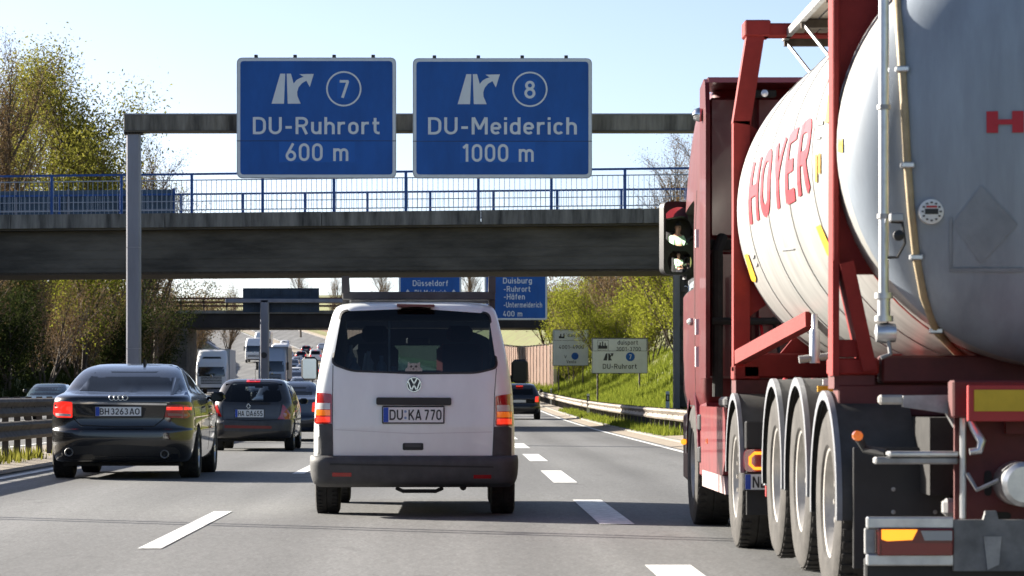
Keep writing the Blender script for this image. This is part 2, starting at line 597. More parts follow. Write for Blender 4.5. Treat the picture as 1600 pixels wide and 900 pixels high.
def carve(o, cutters, mats, sharp=32):
    """boolean difference with closed cutter builders; cut faces get material slot 1"""
    o.data.materials.clear()
    for m in mats: o.data.materials.append(m)
    tmp = []
    for c in cutters:
        k = c.build("cutter", None)
        k.parent = o.parent
        for m in mats: k.data.materials.append(m)
        for p in k.data.polygons: p.material_index = 1
        md = o.modifiers.new("b", 'BOOLEAN')
        md.operation = 'DIFFERENCE'; md.solver = 'EXACT'; md.object = k
        tmp.append(k)
    dg = bpy.context.evaluated_depsgraph_get()
    dg.update()
    me = bpy.data.meshes.new_from_object(o.evaluated_get(dg))
    o.modifiers.clear()
    old = o.data
    o.data = me
    me.name = old.name
    bpy.data.meshes.remove(old)
    for k in tmp:
        d = k.data
        bpy.data.objects.remove(k); bpy.data.meshes.remove(d)
    for p in me.polygons: p.use_smooth = True
    me.set_sharp_from_angle(angle=R(sharp))
    return o

# ------------------------------------------------------------------ stroke lettering (road-sign alphabet)
def A(cx, cy, rx, ry, a0, a1):
    n = max(3, int(abs(a1 - a0) / 18))
    return [(cx + rx * math.cos(R(a0 + (a1 - a0) * i / n)), cy + ry * math.sin(R(a0 + (a1 - a0) * i / n))) for i in range(n + 1)]
_o = A(.27, .45, .20, .20, 180, 0) + A(.27, .27, .20, .20, 0, -180) + [(.07, .45)]
GL = {
 'D': (.68, [[(.07, 0), (.07, 1)], [(.07, .93)] + A(.33, .65, .28, .28, 90, 0) + A(.33, .35, .28, .28, 0, -90) + [(.07, .07)]]),
 'U': (.68, [[(.07, 1)] + A(.34, .34, .27, .27, 180, 360) + [(.61, 1)]]),
 'R': (.66, [[(.07, 0), (.07, 1)], [(.07, .93)] + A(.36, .71, .22, .22, 90, -90) + [(.07, .49)], [(.36, .49), (.58, 0)]]),
 'M': (.82, [[(.07, 0), (.07, 1)], [(.09, .99), (.41, .30)], [(.41, .30), (.73, .99)], [(.75, 0), (.75, 1)]]),
 'H': (.67, [[(.07, 0), (.07, 1)], [(.60, 0), (.60, 1)], [(.07, .5), (.60, .5)]]),
 'A': (.70, [[(.06, 0), (.34, 1)], [(.36, 1), (.64, 0)], [(.15, .26), (.55, .26)]]),
 'B': (.66, [[(.07, 0), (.07, 1)], [(.07, .93)] + A(.34, .725, .2, .205, 90, -90) + [(.07, .52)], [(.07, .52)] + A(.37, .295, .225, .225, 90, -90) + [(.07, .07)]]),
 'K': (.67, [[(.07, 0), (.07, 1)], [(.60, 1), (.10, .42)], [(.24, .58), (.63, 0)]]),
 'O': (.68, [A(.34, .66, .27, .27, 180, 0) + A(.34, .34, .27, .27, 0, -180) + [(.07, .66)]]),
 'E': (.56, [[(.07, 0), (.07, 1)], [(.07, .93), (.54, .93)], [(.07, .5), (.48, .5)], [(.07, .07), (.54, .07)]]),
 'N': (.67, [[(.07, 0), (.07, 1)], [(.60, 0), (.60, 1)], [(.08, .98), (.59, .02)]]),
 'V': (.66, [[(.05, 1), (.32, 0)], [(.34, 0), (.61, 1)]]),
 'W': (.92, [[(.05, 1), (.25, 0)], [(.26, 0), (.45, .9)], [(.47, .9), (.66, 0)], [(.67, 0), (.87, 1)]]),
 'Y': (.66, [[(.05, 1), (.33, .45)], [(.61, 1), (.33, .45)], [(.33, .5), (.33, 0)]]),
 'u': (.54, [[(.07, .72)] + A(.27, .27, .20, .20, 180, 360), [(.47, .72), (.47, 0)]]),
 'n': (.54, [[(.07, 0), (.07, .72)], A(.27, .45, .20, .20, 180, 0) + [(.47, 0)]]),
 'h': (.54, [[(.07, 0), (.07, 1)], A(.27, .45, .20, .20, 180, 0) + [(.47, 0)]]),
 'r': (.40, [[(.07, 0), (.07, .72)], A(.27, .45, .20, .20, 180, 90) + [(.39, .65)]]),
 'o': (.54, [_o]),
 't': (.42, [[(.16, .95)] + A(.34, .25, .18, .18, 180, 270) + [(.40, .07)], [(.02, .65), (.38, .65)]]),
 'e': (.54, [[(.07, .36), (.47, .36)], [(.47, .36)] + A(.27, .45, .20, .20, 0, 180) + A(.27, .27, .20, .20, 180, 320)]),
 'i': (.14, [[(.07, 0), (.07, .72)], [(.07, .85), (.07, 1)]]),
 'd': (.54, [_o, [(.47, 0), (.47, 1)]]),
 'b': (.54, [_o, [(.07, 0), (.07, 1)]]),
 'p': (.54, [_o, [(.07, -.22), (.07, .72)]]),
 'a': (.54, [_o, [(.47, 0), (.47, .72)]]),
 'g': (.54, [_o, [(.47, .72), (.47, .0)] + A(.27, -.02, .2, .14, 0, -150)]),
 'c': (.50, [A(.27, .45, .20, .20, 35, 180) + A(.27, .27, .20, .20, 180, 325)]),
 'm': (.86, [[(.07, 0), (.07, .72)], A(.25, .47, .18, .18, 180, 0) + [(.43, 0)], A(.61, .47, .18, .18, 180, 0) + [(.79, 0)]]),
 's': (.47, [A(.24, .51, .165, .14, 40, 270) + A(.24, .22, .17, .15, 90, -140)]),
 'l': (.26, [[(.07, 1)] + A(.20, .20, .13, .13, 180, 270) + [(.24, .07)]]),
 'f': (.38, [A(.34, .77, .16, .16, 80, 180) + [(.18, 0)], [(.03, .65), (.37, .65)]]),
 '0': (.60, [A(.30, .69, .23, .24, 180, 0) + A(.30, .31, .23, .24, 0, -180) + [(.07, .69)]]),
 '1': (.42, [[(.30, 0), (.30, 1)], [(.31, .97), (.08, .78)]]),
 '2': (.58, [A(.29, .69, .22, .24, 165, -30) + [(.08, .10)], [(.05, .07), (.53, .07)]]),
 '3': (.58, [A(.29, .73, .20, .20, 150, -90), A(.29, .30, .23, .23, 90, -150)]),
 '4': (.62, [[(.42, 0), (.42, .48)], [(.34, 1), (.08, .25)], [(.05, .25), (.58, .25)]]),
 '5': (.58, [[(.12, .93), (.51, .93)], [(.13, .96), (.10, .5)], A(.29, .32, .23, .25, 140, -150)]),
 '6': (.60, [A(.30, .30, .23, .23, 0, 360), [(.43, 1), (.10, .40)]]),
 '7': (.56, [[(.05, .93), (.53, .93)], [(.50, .94), (.20, 0)]]),
 '8': (.60, [A(.30, .74, .19, .19, 0, 360), A(.30, .30, .23, .23, 0, 360)]),
 '9': (.60, [A(.30, .70, .23, .23, 0, 360), [(.17, 0), (.50, .60)]]),
 '-': (.42, [[(.04, .40), (.38, .40)]]),
 '.': (.14, [[(.07, 0), (.07, .15)]]),
 ' ': (.30, []),
}
GL['ä'] = (.54, GL['a'][1] + [[(.15, .85), (.15, 1)], [(.39, .85), (.39, 1)]])
GL['ü'] = (.54, GL['u'][1] + [[(.15, .85), (.15, 1)], [(.39, .85), (.39, 1)]])

LASTCI = []
def text_polys(txt, height, width=None, stroke=.14, gap=.16):
    """quads and fans in (u, v) with a small layer number; returns list of (poly, layer), total width"""
    out = []; x = 0; lay = 0
    LASTCI.clear()
    for ci, ch in enumerate(txt):
        gw, strokes = GL[ch]
        for st in strokes:
            P = [Vector(p) for p in st]
            closed = (P[0] - P[-1]).length < 1e-4
            n = len(P)
            Ls = []; Rs = []
            for i in range(n):
                if closed:
                    a = P[i - 1] if i > 0 else P[-2]; b = P[(i + 1) % n] if i < n - 1 else P[1]
                else:
                    a = P[max(i - 1, 0)]; b = P[min(i + 1, n - 1)]
                d = (b - a)
                d = d.normalized() if d.length > 1e-6 else Vector((1, 0))
                nn = Vector((-d.y, d.x)) * stroke / 2
                Ls.append(P[i] + nn); Rs.append(P[i] - nn)
            for i in range(n - 1):
                if (P[i] - P[i + 1]).length < 1e-5: continue
                out.append(([(q.x + x, q.y) for q in (Ls[i], Rs[i], Rs[i + 1], Ls[i + 1])], lay)); LASTCI.append(ci)
            lay = (lay + 1) % 3
        x += gw + gap
    x -= gap
    kx = (width / x) if width else height
    return [([(p[0] * kx, p[1] * height) for p in poly], l) for poly, l in out], x * kx

def text(mb, txt, height, fn, width=None, stroke=.14, gap=.16, align='c'):
    """fn(u, v, layer) -> xyz"""
    P, tw = text_polys(txt, height, width, stroke, gap)
    sh = -tw / 2 if align == 'c' else (0 if align == 'l' else -tw)
    for poly, l in P:
        mb.add([fn(u + sh, v, l * .0006) for u, v in poly], [tuple(range(len(poly)))])
    return mb

def letters(org, parent, m, txt, height, fn, width=None, stroke=.14, gap=.16, align='c', split=0.0):
    """every character a piece of its own; fn(u, v, layer) -> xyz; split cuts strokes along v so that they follow a curve"""
    P_, tw = text_polys(txt, height, width, stroke, gap)
    sh = -tw / 2 if align == 'c' else 0
    cis = list(LASTCI)
    for c in sorted(set(cis)):
        mb = MB(org)
        for (poly, l), ci in zip(P_, cis):
            if ci != c: continue
            k = 1
            if split: k = max(1, int((max(p[1] for p in poly) - min(p[1] for p in poly)) / split))
            a, b, cc, e = poly
            Lp = lambda p, q, f: (p[0] + (q[0] - p[0]) * f, p[1] + (q[1] - p[1]) * f)
            for i in range(k):
                f0, f1 = i / k, (i + 1) / k
                mb.add([fn(u + sh, v, l * .0006) for u, v in (Lp(a, e, f0), Lp(b, cc, f0), Lp(b, cc, f1), Lp(a, e, f1))], [(0, 1, 2, 3)])
        mb.build("letter", m, parent)

# ------------------------------------------------------------------ the lie of the land
def road_z(y):
    return 4.4e-5 * max(0.0, y - 80) ** 2 if y < 700 else 4.4e-5 * 620 ** 2 + (y - 700) * .03
def road_x(y):
    return -1.46e-4 * max(0.0, y - 150) ** 2 if y < 700 else -1.46e-4 * 550 ** 2 - (y - 700) * .12
U_PTS = [(-400, 13), (-90, 12.5), (-60, 11.5), (-40, 8.5), (-33, 6.2), (-27, 3.2), (-22.6, .7), (-21.6, .1), (-21, -.03), (-9.0, -.03),
         (-8.8, .02), (-7.0, .02), (-6.6, -.03), (5.0, -.03), (5.3, .02), (6.3, .08), (7.0, .28), (8.2, .65), (9.4, 1.15), (11.0, 2.4), (13.5, 4.3), (17, 6.3),
         (22, 7.4), (60, 8), (400, 9)]
def prof(u):
    for (a, za), (b, zb) in zip(U_PTS[:-1], U_PTS[1:]):
        if u <= b: return za + (zb - za) * (u - a) / (b - a)
    return U_PTS[-1][1]
def land(x, y):
    return road_z(y) + prof(x - road_x(y))
def P(px, py, d):
    return Vector(((px - CX) * d / F, d, CH + (CY - py) * d / F))
def ux(u, y):
    return road_x(y) + u

# ================================================================== ground, roads, markings
def strip(name, us, ys, dz, m, kind='structure', flat=True, parent=None):
    """a sheet along the road between offsets us=[(u,extra z)...]"""
    mb = MB()
    n = len(us)
    vs = [(ux(u, y), y, road_z(y) + z + dz) for y in ys for u, z in us]
    fs = [(j * n + i, j * n + i + 1, (j + 1) * n + i + 1, (j + 1) * n + i) for j in range(len(ys) - 1) for i in range(n - 1)]
    mb.add(vs, fs)
    o = mb.build(name, m, parent, smooth=40)
    if kind and not parent: o["kind"] = kind
    return o
YS = [-60, -30, -10] + list(range(0, 80, 10)) + list(range(80, 520, 6)) + list(range(520, 900, 20))

def make_ground():
    mb = MB()
    us = []
    for (a, _), (b, _) in zip(U_PTS[:-1], U_PTS[1:]):
        k = max(1, min(8, int((b - a) / 1.2)))
        us += [a + (b - a) * i / k for i in range(k)]
    us.append(400)
    ys = [-400, -150, -80] + YS + [1000, 1300, 2000, 3500]
    rnd = random.Random(3)
    vs = []
    for y in ys:
        for u in us:
            j = 0.0
            if u < -22 or u > 6.4:
                j = (math.sin(u * .9 + y * .21) * .12 + math.sin(y * .07 + u * .3) * .2 + rnd.uniform(-.09, .09)) * min(1, (abs(u) - 6) / 6 if u > 0 else (-u - 21.5) / 4)
            vs.append((ux(u, y), y, road_z(y) + prof(u) + j))
    n = len(us)
    fs = [(j * n + i, j * n + i + 1, (j + 1) * n + i + 1, (j + 1) * n + i) for j in range(len(ys) - 1) for i in range(n - 1)]
    mb.add(vs, fs)
    m = mat("ground_grass", (.12, .15, .035), .95, var=.5, vscale=.7, bump=.7, bscale=9, col2=(.10, .075, .035))
    tag(mb.build("ground", m, None, smooth=60), kind='structure')
make_ground()
road = strip("road", [(-6.9, 0), (-4, 0), (-2, 0), (1.4, 0), (3.5, 0), (5.15, 0)], YS, 0.0, ASPH)
road2 = strip("oncoming_road", [(-21.2, 0), (-17, 0), (-13, 0), (-8.95, 0)], YS, 0.0, ASPH2)
verge = strip("dusty_verge", [(4.55, .0), (4.9, .03), (5.4, .06), (5.9, .09)], YS, .006, DUST)
verge2 = strip("median_strip", [(-8.8, .03), (-8.0, .06), (-6.9, .04), (-6.28, .012)], YS, .006, mat("median_dust", (.26, .22, .17), .95, var=.4, vscale=3, bump=.6, bscale=20))
kerb = strip("kerb", [(4.98, .008), (5.02, .07), (5.16, .075), (5.2, .02)], YS, .006, CONC)
# painted lines
strip("edge_line", [(-6.12, 0), (-5.97, 0)], YS, .006, PAINTW, parent=road)
strip("edge_line", [(4.30, 0), (4.42, 0)], YS, .012, PAINTW, parent=road)
strip("edge_line", [(-9.5, 0), (-9.35, 0)], YS, .006, PAINTW, parent=road2)
strip("edge_line", [(-20.6, 0), (-20.4, 0)], YS, .006, PAINTW, parent=road2)
def dashes(u, wd, y0, dash, period, y1, parent):
    y = y0
    while y < y1:
        strip("lane_dash", [(u - wd / 2, 0), (u + wd / 2, 0)], [y, y + dash / 2, y + dash], .006, PAINTW, parent=parent)
        y += period
dashes(1.38, .30, 25.8 - 12.15, 6.0, 12.15, 260, road)
dashes(-2.22, .17, 21.75, 6.9, 20.5, 330, road)
dashes(-13.2, .15, 60, 6, 18, 330, road2)
dashes(-16.9, .15, 60, 6, 18, 330, road2)

# ================================================================== guard rails
def guard_rail(name, label, u, y0, y1, zs, step, face, m_beam, m_post, hgt, near_fine=200):
    t = thing(name, label, 'guard rail', (ux(u, y0), y0, road_z(y0)))
    org = t.location[:]
    # W-beam profile: depth, height
    W = [(0, -.155), (.05, -.135), (.08, -.09), (.03, -.035), (.0, 0), (.03, .035), (.08, .09), (.05, .135), (0, .155)]
    seg = 4.0
    y = y0
    k = 0
    while y < y1 - .1:
        e = min(y1, y + seg)
        for z in zs:
            mb = MB(org)
            vs = []
            for yy in (y - .06, e + .06):
                sh = .004 * (k % 2)
                vs += [(ux(u, yy) + face * (.10 + a * .9 + sh), yy, road_z(yy) + z + b) for a, b in W]
            n = len(W)
            vs += [(x - face * .005, yy, zz) for x, yy, zz in vs]
            fs = [(i, i + 1, n + i + 1, n + i) for i in range(n - 1)] + [(2 * n + i, 3 * n + i, 3 * n + i + 1, 2 * n + i + 1) for i in range(n - 1)]
            fs += [(0, n, 3 * n, 2 * n), (n - 1, 3 * n - 1, 4 * n - 1, 2 * n - 1)]
            mb.add(vs, fs)
            mb.build("beam", m_beam, t, smooth=30)
        y = e; k += 1
    pm = MB()
    pm.box(-.05, .05, -.03, .03, -.2, hgt, 0)
    pm.box(-.02 if face > 0 else -.12, .12 if face > 0 else .02, -.05, .05, zs[0] - .1, zs[0] + .06)
    src = None
    y = y0 + .4
    while y < y1:
        loc = (ux(u, y) - org[0], y - org[1], road_z(y) - org[2])
        if src is None:
            src = pm.build("post", m_post, t, loc=loc)
        else:
            inst(src, "post", loc, t)
        y += step
    return t
guard_rail("guard_rail", "dark rusty double-beam guard rail in the median, left of the black saloon", -7.35, 30, 150, [.90, .52], 1.33, 1, RUSTY, RUSTY, 1.08)
guard_rail("guard_rail", "light weathered steel guard rail along the right verge below the white signs", 5.75, 62, 260, [.58], 2.0, -1, GALV_OLD, RUSTY, .75)
guard_rail("guard_rail", "far median guard rail curving away between the two carriageways", -7.6, 150, 420, [.62], 4.0, 1, GALV_OLD, RUSTY, .78)
guard_rail("guard_rail", "guard rail at the foot of the dark left embankment beyond the oncoming lanes", -21.6, 90, 420, [.62], 4.0, 1, GALV_OLD, RUSTY, .78)

# ================================================================== overhead sign gantry in front of the bridge
def sx(px, d): return (px - CX) * d / F
def sz(py, d): return CH + (CY - py) * d / F

def sign_panel(label, cat, d, x0, x1, ytop, ybot, items, m_face, m_text, border=True, clips=4, seam_y=None, rad=.14, patches=(), depth=.10, frame_m=None, group=None):
    """a flat sign built from its outline; items are text lines and symbols in photo-scale positions on the panel plane"""
    X0, X1, Z1, Z0 = sx(x0, d), sx(x1, d), sz(ytop, d), sz(ybot, d)
    org = ((X0 + X1) / 2, d, Z0)
    t = thing("road_sign", label, cat, org, group=group)
    rr = lambda i, r: round_poly([(X0 + i, Z0 + i), (X1 - i, Z0 + i), (X1 - i, Z1 - i), (X0 + i, Z1 - i)], max(.01, r), 5)
    fm = frame_m or GALV
    MB(org).prism(rr(0, rad), 'y', d - .02, d + depth).build("frame", fm, t)
    if border:
        MB(org).prism(rr(.022, rad * .9), 'y', d - .026, d - .015).build("border", SIGNW, t)
        i = .085
    else:
        i = .03
    if seam_y:
        zs_ = sz(seam_y, d)
        for a, b, ca, cb in ((zs_ + .006, Z1 - i, False, True), (Z0 + i, zs_ - .006, True, False)):
            poly = [(X0 + i, a), (X1 - i, a), (X1 - i, b), (X0 + i, b)]
            r = rad * .6
            q = []
            full = round_poly(poly, r, 4)
            low = full[:10]; up = full[10:]
            q = (low if ca else poly[:2]) + (up if cb else poly[2:])
            MB(org).prism(q, 'y', d - .032, d - .02).build("panel", m_face, t)
        MB(org).box(X0 - .002, X1 + .002, d - .029, d - .018, zs_ - .008, zs_ + .008).build("joint", SIGNK, t)
    else:
        MB(org).prism(rr(i, rad * .6), 'y', d - .032, d - .02).build("panel", m_face, t)
    for (a, b, c, e) in patches:
        MB(org).box(sx(a, d), sx(c, d), d - .0345, d - .03, sz(e, d), sz(b, d)).build("overlay_sheet", SIGNB2, t)
    yy = d - .038
    for it in items:
        if it[0] == 't':
            _, s, xa, xb, ya, yb = it[:6]
            mt = it[6] if len(it) > 6 else m_text
            h = sz(ya, d) - sz(yb, d)
            xc = (sx(xa, d) + sx(xb, d)) / 2
            letters(org, t, mt, s, h, lambda u, v, l: (xc + u, yy - l, sz(yb, d) + v), sx(xb, d) - sx(xa, d), stroke=.15)
        elif it[0] == 'p':
            mt = it[2] if len(it) > 2 else m_text
            mb = MB(org)
            mb.prism([(sx(a, d), sz(b, d)) for a, b in it[1]], 'y', yy, yy + .004)
            mb.build("symbol", mt, t)
        elif it[0] == 'c':
            _, a, b, r, wd = it[:5]
            mt = it[5] if len(it) > 5 else m_text
            k = d / F
            mb = MB(org)
            mb.lathe([(r * k, 0), ((r - wd) * k, 0)] if wd < r else [(r * k, 0), (.0005, 0)], (sx(a, d), yy, sz(b, d)), 'y', 40)
            mb.build("ring" if wd < r else "disc", mt, t)
    for k in range(clips):
        f = (k + .45) / clips
        xx = X0 + (X1 - X0) * (f * .98 + .01)
        MB(org).box(xx - .045, xx + .045, d - .01, d + .06, Z1 - .01, Z1 + .07, .01).build("clip", SIGNK, t)
        MB(org).box(xx - .04, xx + .04, d + depth - .01, d + depth + .08, Z0 + .05, Z1 - .05).build("mounting_rail", GALV, t)
    return t

def gz(a, b): return (340 + a / 2.5806, 70 + b / 2.5806)        # points measured on an enlargement of the signs
def exit_symbol(dx, dy):
    Lp = [gz(a + dx, b + dy) for a, b in ((218, 238), (253, 117), (273, 117), (268, 238))]
    Rp = [gz(a + dx, b + dy) for a, b in ((283, 238), (279, 117), (296, 117), (307, 157), (318, 143), (332, 135), (347, 130), (330, 119), (388, 118), (372, 171), (358, 145), (340, 156), (327, 172), (321, 190), (322, 207), (335, 238))]
    return [('p', Lp), ('p', Rp)]
GD = 71.0
def g1(s, x0, x1, y0, y1): 
    a = gz(x0, y0); b = gz(x1, y1)
    return ('t', s, a[0], b[0], a[1], b[1])
c7 = gz(509, 178); c8 = gz(1259, 180)
sign_panel("blue overhead motorway sign reading DU-Ruhrort 600 m with number 7", "road sign", GD, 370, 619, 90, 278.5,
           exit_symbol(0, 0) + [('c', c7[0], c7[1], 27.6, 2.6), g1('7', 489, 530, 143, 214), g1('DU-Ruhrort', 143, 655, 292, 361), g1('600 m', 275, 527, 398, 469)],
           SIGNB, SIGNW, seam_y=220.3, patches=[(*gz(482, 137), *gz(534, 218)), (*gz(248, 391), *gz(553, 474))])
sign_panel("blue overhead motorway sign reading DU-Meiderich 1000 m with number 8", "road sign", GD, 645, 925, 91, 278.5,
           exit_symbol(750, 2) + [('c', c8[0], c8[1], 27.6, 2.6), g1('8', 1237, 1281, 146, 217), g1('DU-Meiderich', 849, 1448, 293, 362), g1('1000 m', 985, 1274, 401, 472)],
           SIGNB, SIGNW, seam_y=220.8, patches=[(*gz(1232, 140), *gz(1286, 222)), (*gz(978, 393), *gz(1281, 475))])

def gantry():
    d = GD + .45
    px0 = sx(209, d)
    t = thing("sign_gantry", "grey steel sign gantry with square post and weathered box beam over the road", "gantry", (px0, d, 0))
    org = t.location[:]
    zt, zb = sz(179, d - .25), sz(204, d - .25)
    x0, x1 = sx(195, d), 7.6
    mb = MB(org)
    mb.box(x0, x1, d - .22, d + .22, zb, zt, .015)
    mb.build("beam", CONC_S, t)
    m = MB(org); m.box(x0 - .01, x1 + .01, d - .24, d + .24, zt - .012, zt + .03, .01); m.build("beam_cap", GALV_P, t)
    m = MB(org); m.box(x0 - .005, x1, d - .235, d + .235, zb - .03, zb + .006, .005); m.build("beam_flange", CONC_D, t)
    for px_, wd in ((px0, .165), (7.35, .165)):
        m = MB(org)
        m.box(px_ - wd, px_ + wd, d - wd, d + wd, 0, zb - .03, .035)
        m.build("post", GALV_P, t)
        m = MB(org)
        m.box(px_ - .3, px_ + .3, d - .3, d + .3, -.05, .04, .01)
        m.build("base_plate", GALV_P, t)
        m = MB(org)
        m.box(px_ - .22, px_ + .22, d - .2, d + .2, zb - .075, zb - .032, .005)
        m.build("head_plate", RUSTY, t)
        for k in range(5):
            m = MB(org)
            m.lathe([(.02, -.225), (.02, -.2), (.001, -.2)], (px_ - .16 + k * .08, d, zb - .055), 'y', 8)
            m.build("bolt", RUSTY, t)
    for zc in (2.2, 4.6):
        m = MB(org); m.box(px0 - .168, px0 + .168, d - .168, d + .168, zc, zc + .01, .02); m.build("weld_band", GALV, t)
    # brackets that carry the signs
    for xx in (370, 619, 645, 925):
        X = sx(xx, GD) + (.5 if xx in (370, 645) else -.5)
        m = MB(org); m.box(X - .04, X + .04, GD + .1, d - .2, zb + .08, zt - .08); m.build("bracket", GALV, t)
gantry()

# ================================================================== road bridge over the motorway
def bridge():
    # skewed a little: the right end is nearer
    t = thing("road_bridge", "concrete overpass with brown girder and blue railings crossing the motorway", "bridge", (-4, 99, 0))
    org = t.location[:]
    def D(X): return 98.2 - .16 * (X - -4)          # front plane distance for a given X
    XA, XB = -46.0, 19.0
    def lay(x0, x1, f0, f1, z0, z1, name, m, parent=t, zfun=None, bev=None):
        mb = MB(org)
        vs = []
        for X in (x0, x1):
            for off, z in ((f0, z0), (f1, z0), (f1, z1), (f0, z1)):
                vs.append((X, D(X) + off, z))
        mb.add(vs, [(0, 1, 2, 3), (7, 6, 5, 4), (0, 4, 5, 1), (1, 5, 6, 2), (2, 6, 7, 3), (3, 7, 4, 0)])
        return mb.build(name, m, parent)
    ZT = 7.08
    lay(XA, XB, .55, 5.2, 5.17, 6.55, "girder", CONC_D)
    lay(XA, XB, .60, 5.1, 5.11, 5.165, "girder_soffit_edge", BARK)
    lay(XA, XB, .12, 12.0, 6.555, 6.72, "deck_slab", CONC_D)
    # parapet caps, cast in lengths with open joints
    x = XA; k = 0
    while x < XB - .1:
        e = min(XB, x + 5.2)
        lay(x + .01, e - .01, -.02 + .004 * (k % 2), .5, 6.62, ZT + .006 * (k % 2), "parapet_block", CONC_S)
        x = e; k += 1
    lay(XA, XB, 11.6, 12.1, 6.75, ZT, "parapet_rear", CONC)
    # formwork boards seen as raised strips on the girder face
    for z in (5.3, 5.6, 5.9, 6.2):
        lay(XA, XB, .535, .56, z, z + .012, "formwork_line", CONC_D)
    def railing(off, nm, xs0, xs1, post_step, ph, rails, bar0, bar1, bstep, mbar, stuff_l, first):
        rl = empty(nm, (0, 0, 0), parent=t)
        sl_ = math.atan(-.16)
        # posts
        pm = MB(); pm.box(-.045, .045, -.03, .03, 0, ph, .006)
        src = None
        x = first
        while x > xs0: x -= post_step
        x += post_step
        while x < xs1:
            loc = (x - org[0], D(x) + off - org[1], ZT)
            if src is None: src = pm.build("post", BLUEP, rl, loc=loc); src.rotation_euler = (0, 0, sl_)
            else: inst(src, "post", loc, rl, sl_)
            x += post_step
        for z, h, m in rails:
            mb = MB(org)
            mb.bar((xs0, D(xs0) + off, ZT + z), (xs1, D(xs1) + off, ZT + z), .05, h)
            mb.build("rail", m, rl)
        bm_ = MB(); bm_.box(-.0085, .0085, -.008, .008, 0, bar1 - bar0)
        src = None; x = -16.2; n = 0
        while x < 9.2 and n < 290:
            loc = (x - org[0], D(x) + off - org[1], ZT + bar0)
            if src is None: src = bm_.build("bar", mbar, rl, loc=loc)
            else: inst(src, "bar", loc, rl)
            x += bstep; n += 1
        mb = MB(org)
        x2 = -16.2 - bstep
        while x2 > xs0:
            mb.box(x2 - .0085, x2 + .0085, D(x2) + off - .008, D(x2) + off + .008, ZT + bar0, ZT + bar1); x2 -= bstep
        while x < xs1:
            mb.box(x - .0085, x + .0085, D(x) + off - .008, D(x) + off + .008, ZT + bar0, ZT + bar1); x += bstep
        tag(mb.build("bars_beyond", mbar, rl), kind='stuff')
    railing(.25, "railing", XA, XB, 2.36, 1.30, [(1.30, .07, BLUEP), (1.10, .035, BARG), (.12, .035, BARG)], .12, 1.10, .166, BARG, True, sx(178 / 2.58 + 340, 98.4))
    railing(11.85, "rear_railing", XA, XB, 2.30, 1.42, [(1.42, .07, BLUEP), (1.16, .03, BARG), (.44, .04, BLUEP)], .44, 1.42, .166, BARG, True, sx(97 / 2.58 + 340, 110))
    # dark splash screen panels on the left of the far side
    x1 = sx(270, 110.6)
    k = 0
    while x1 > -24:
        x0 = x1 - 2.0
        lay(x0 + .02, x1 - .02, 12.02, 12.05, ZT - .05, ZT + 1.62, "splash_panel", SCREEN)
        lay(x1 - .05, x1 + .03, 11.98, 12.08, ZT - .05, ZT + 1.66, "panel_post", BLUEP if k == 0 else GALV_P)
        lay(x0 + .02, x1 - .02, 12.0, 12.018, ZT + .86, ZT + .9, "panel_rib", GALV_P)
        x1 = x0; k += 1
    # right abutment wall: blocks with recessed joints and a paler corner strip painting in the sunlit edge
    xa = sx(1052, 97.4)
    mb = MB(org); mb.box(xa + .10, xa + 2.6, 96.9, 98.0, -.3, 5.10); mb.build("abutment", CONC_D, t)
    mb = MB(org); mb.box(xa - .04, xa + .16, 96.6, 97.05, -.3, 5.10, .02); mb.build("sunlit_edge", CONC, t)
    src = None
    for r in range(13):
        for c in range(3):
            w_ = .78
            loc = (xa + .18 + c * .8 + (.4 if r % 2 else 0) - org[0], 96.86 - org[1], -.02 + r * .37 - org[2])
            if src is None:
                m = MB(); m.box(0, w_, -.035, .05, 0, .345, .012)
                src = m.build("block", CONC_D, t, loc=loc)
            else: inst(src, "block", loc, t)
    mb = MB(org); mb.box(-46, -40, 97, 112, 2, 4.86); mb.build("far_abutment", CONC_D, t)
bridge()

# ================================================================== second gantry and second bridge
G2 = 140.0
def g2s(s, x0, x1, y0, y1, m=None):
    return ('t', s, x0, x1, y0, y1) if m is None else ('t', s, x0, x1, y0, y1, m)
sign_panel("far blue overhead sign reading Duisburg -Ruhrort -Häfen -Untermeiderich 400 m", "road sign", G2, 757, 855, 424, 500,
           [g2s('Duisburg', 786, 831, 434, 443), g2s('-Ruhrort', 787, 829, 447, 456), g2s('-Häfen', 787, 820, 459, 468), g2s('-Untermeiderich', 787, 847, 472, 480.5), g2s('400 m', 786, 816, 486, 494.5)],
           SIGNB, SIGNW, clips=3, rad=.12)
sign_panel("far blue overhead sign reading Düsseldorf above the van roof", "road sign", G2, 623, 721, 424, 486,
           [g2s('Düsseldorf', 645, 700, 438, 447), g2s('DU-Meiderich', 648, 698, 453, 462),
            ('p', [(632, 459), (637, 452), (642, 459), (638.5, 459), (638.5, 474), (635.5, 474), (635.5, 459)]),
            ('p', [(704, 459), (709, 452), (714, 459), (710.5, 459), (710.5, 474), (707.5, 474), (707.5, 459)])],
           SIGNB, SIGNW, clips=3, rad=.12)
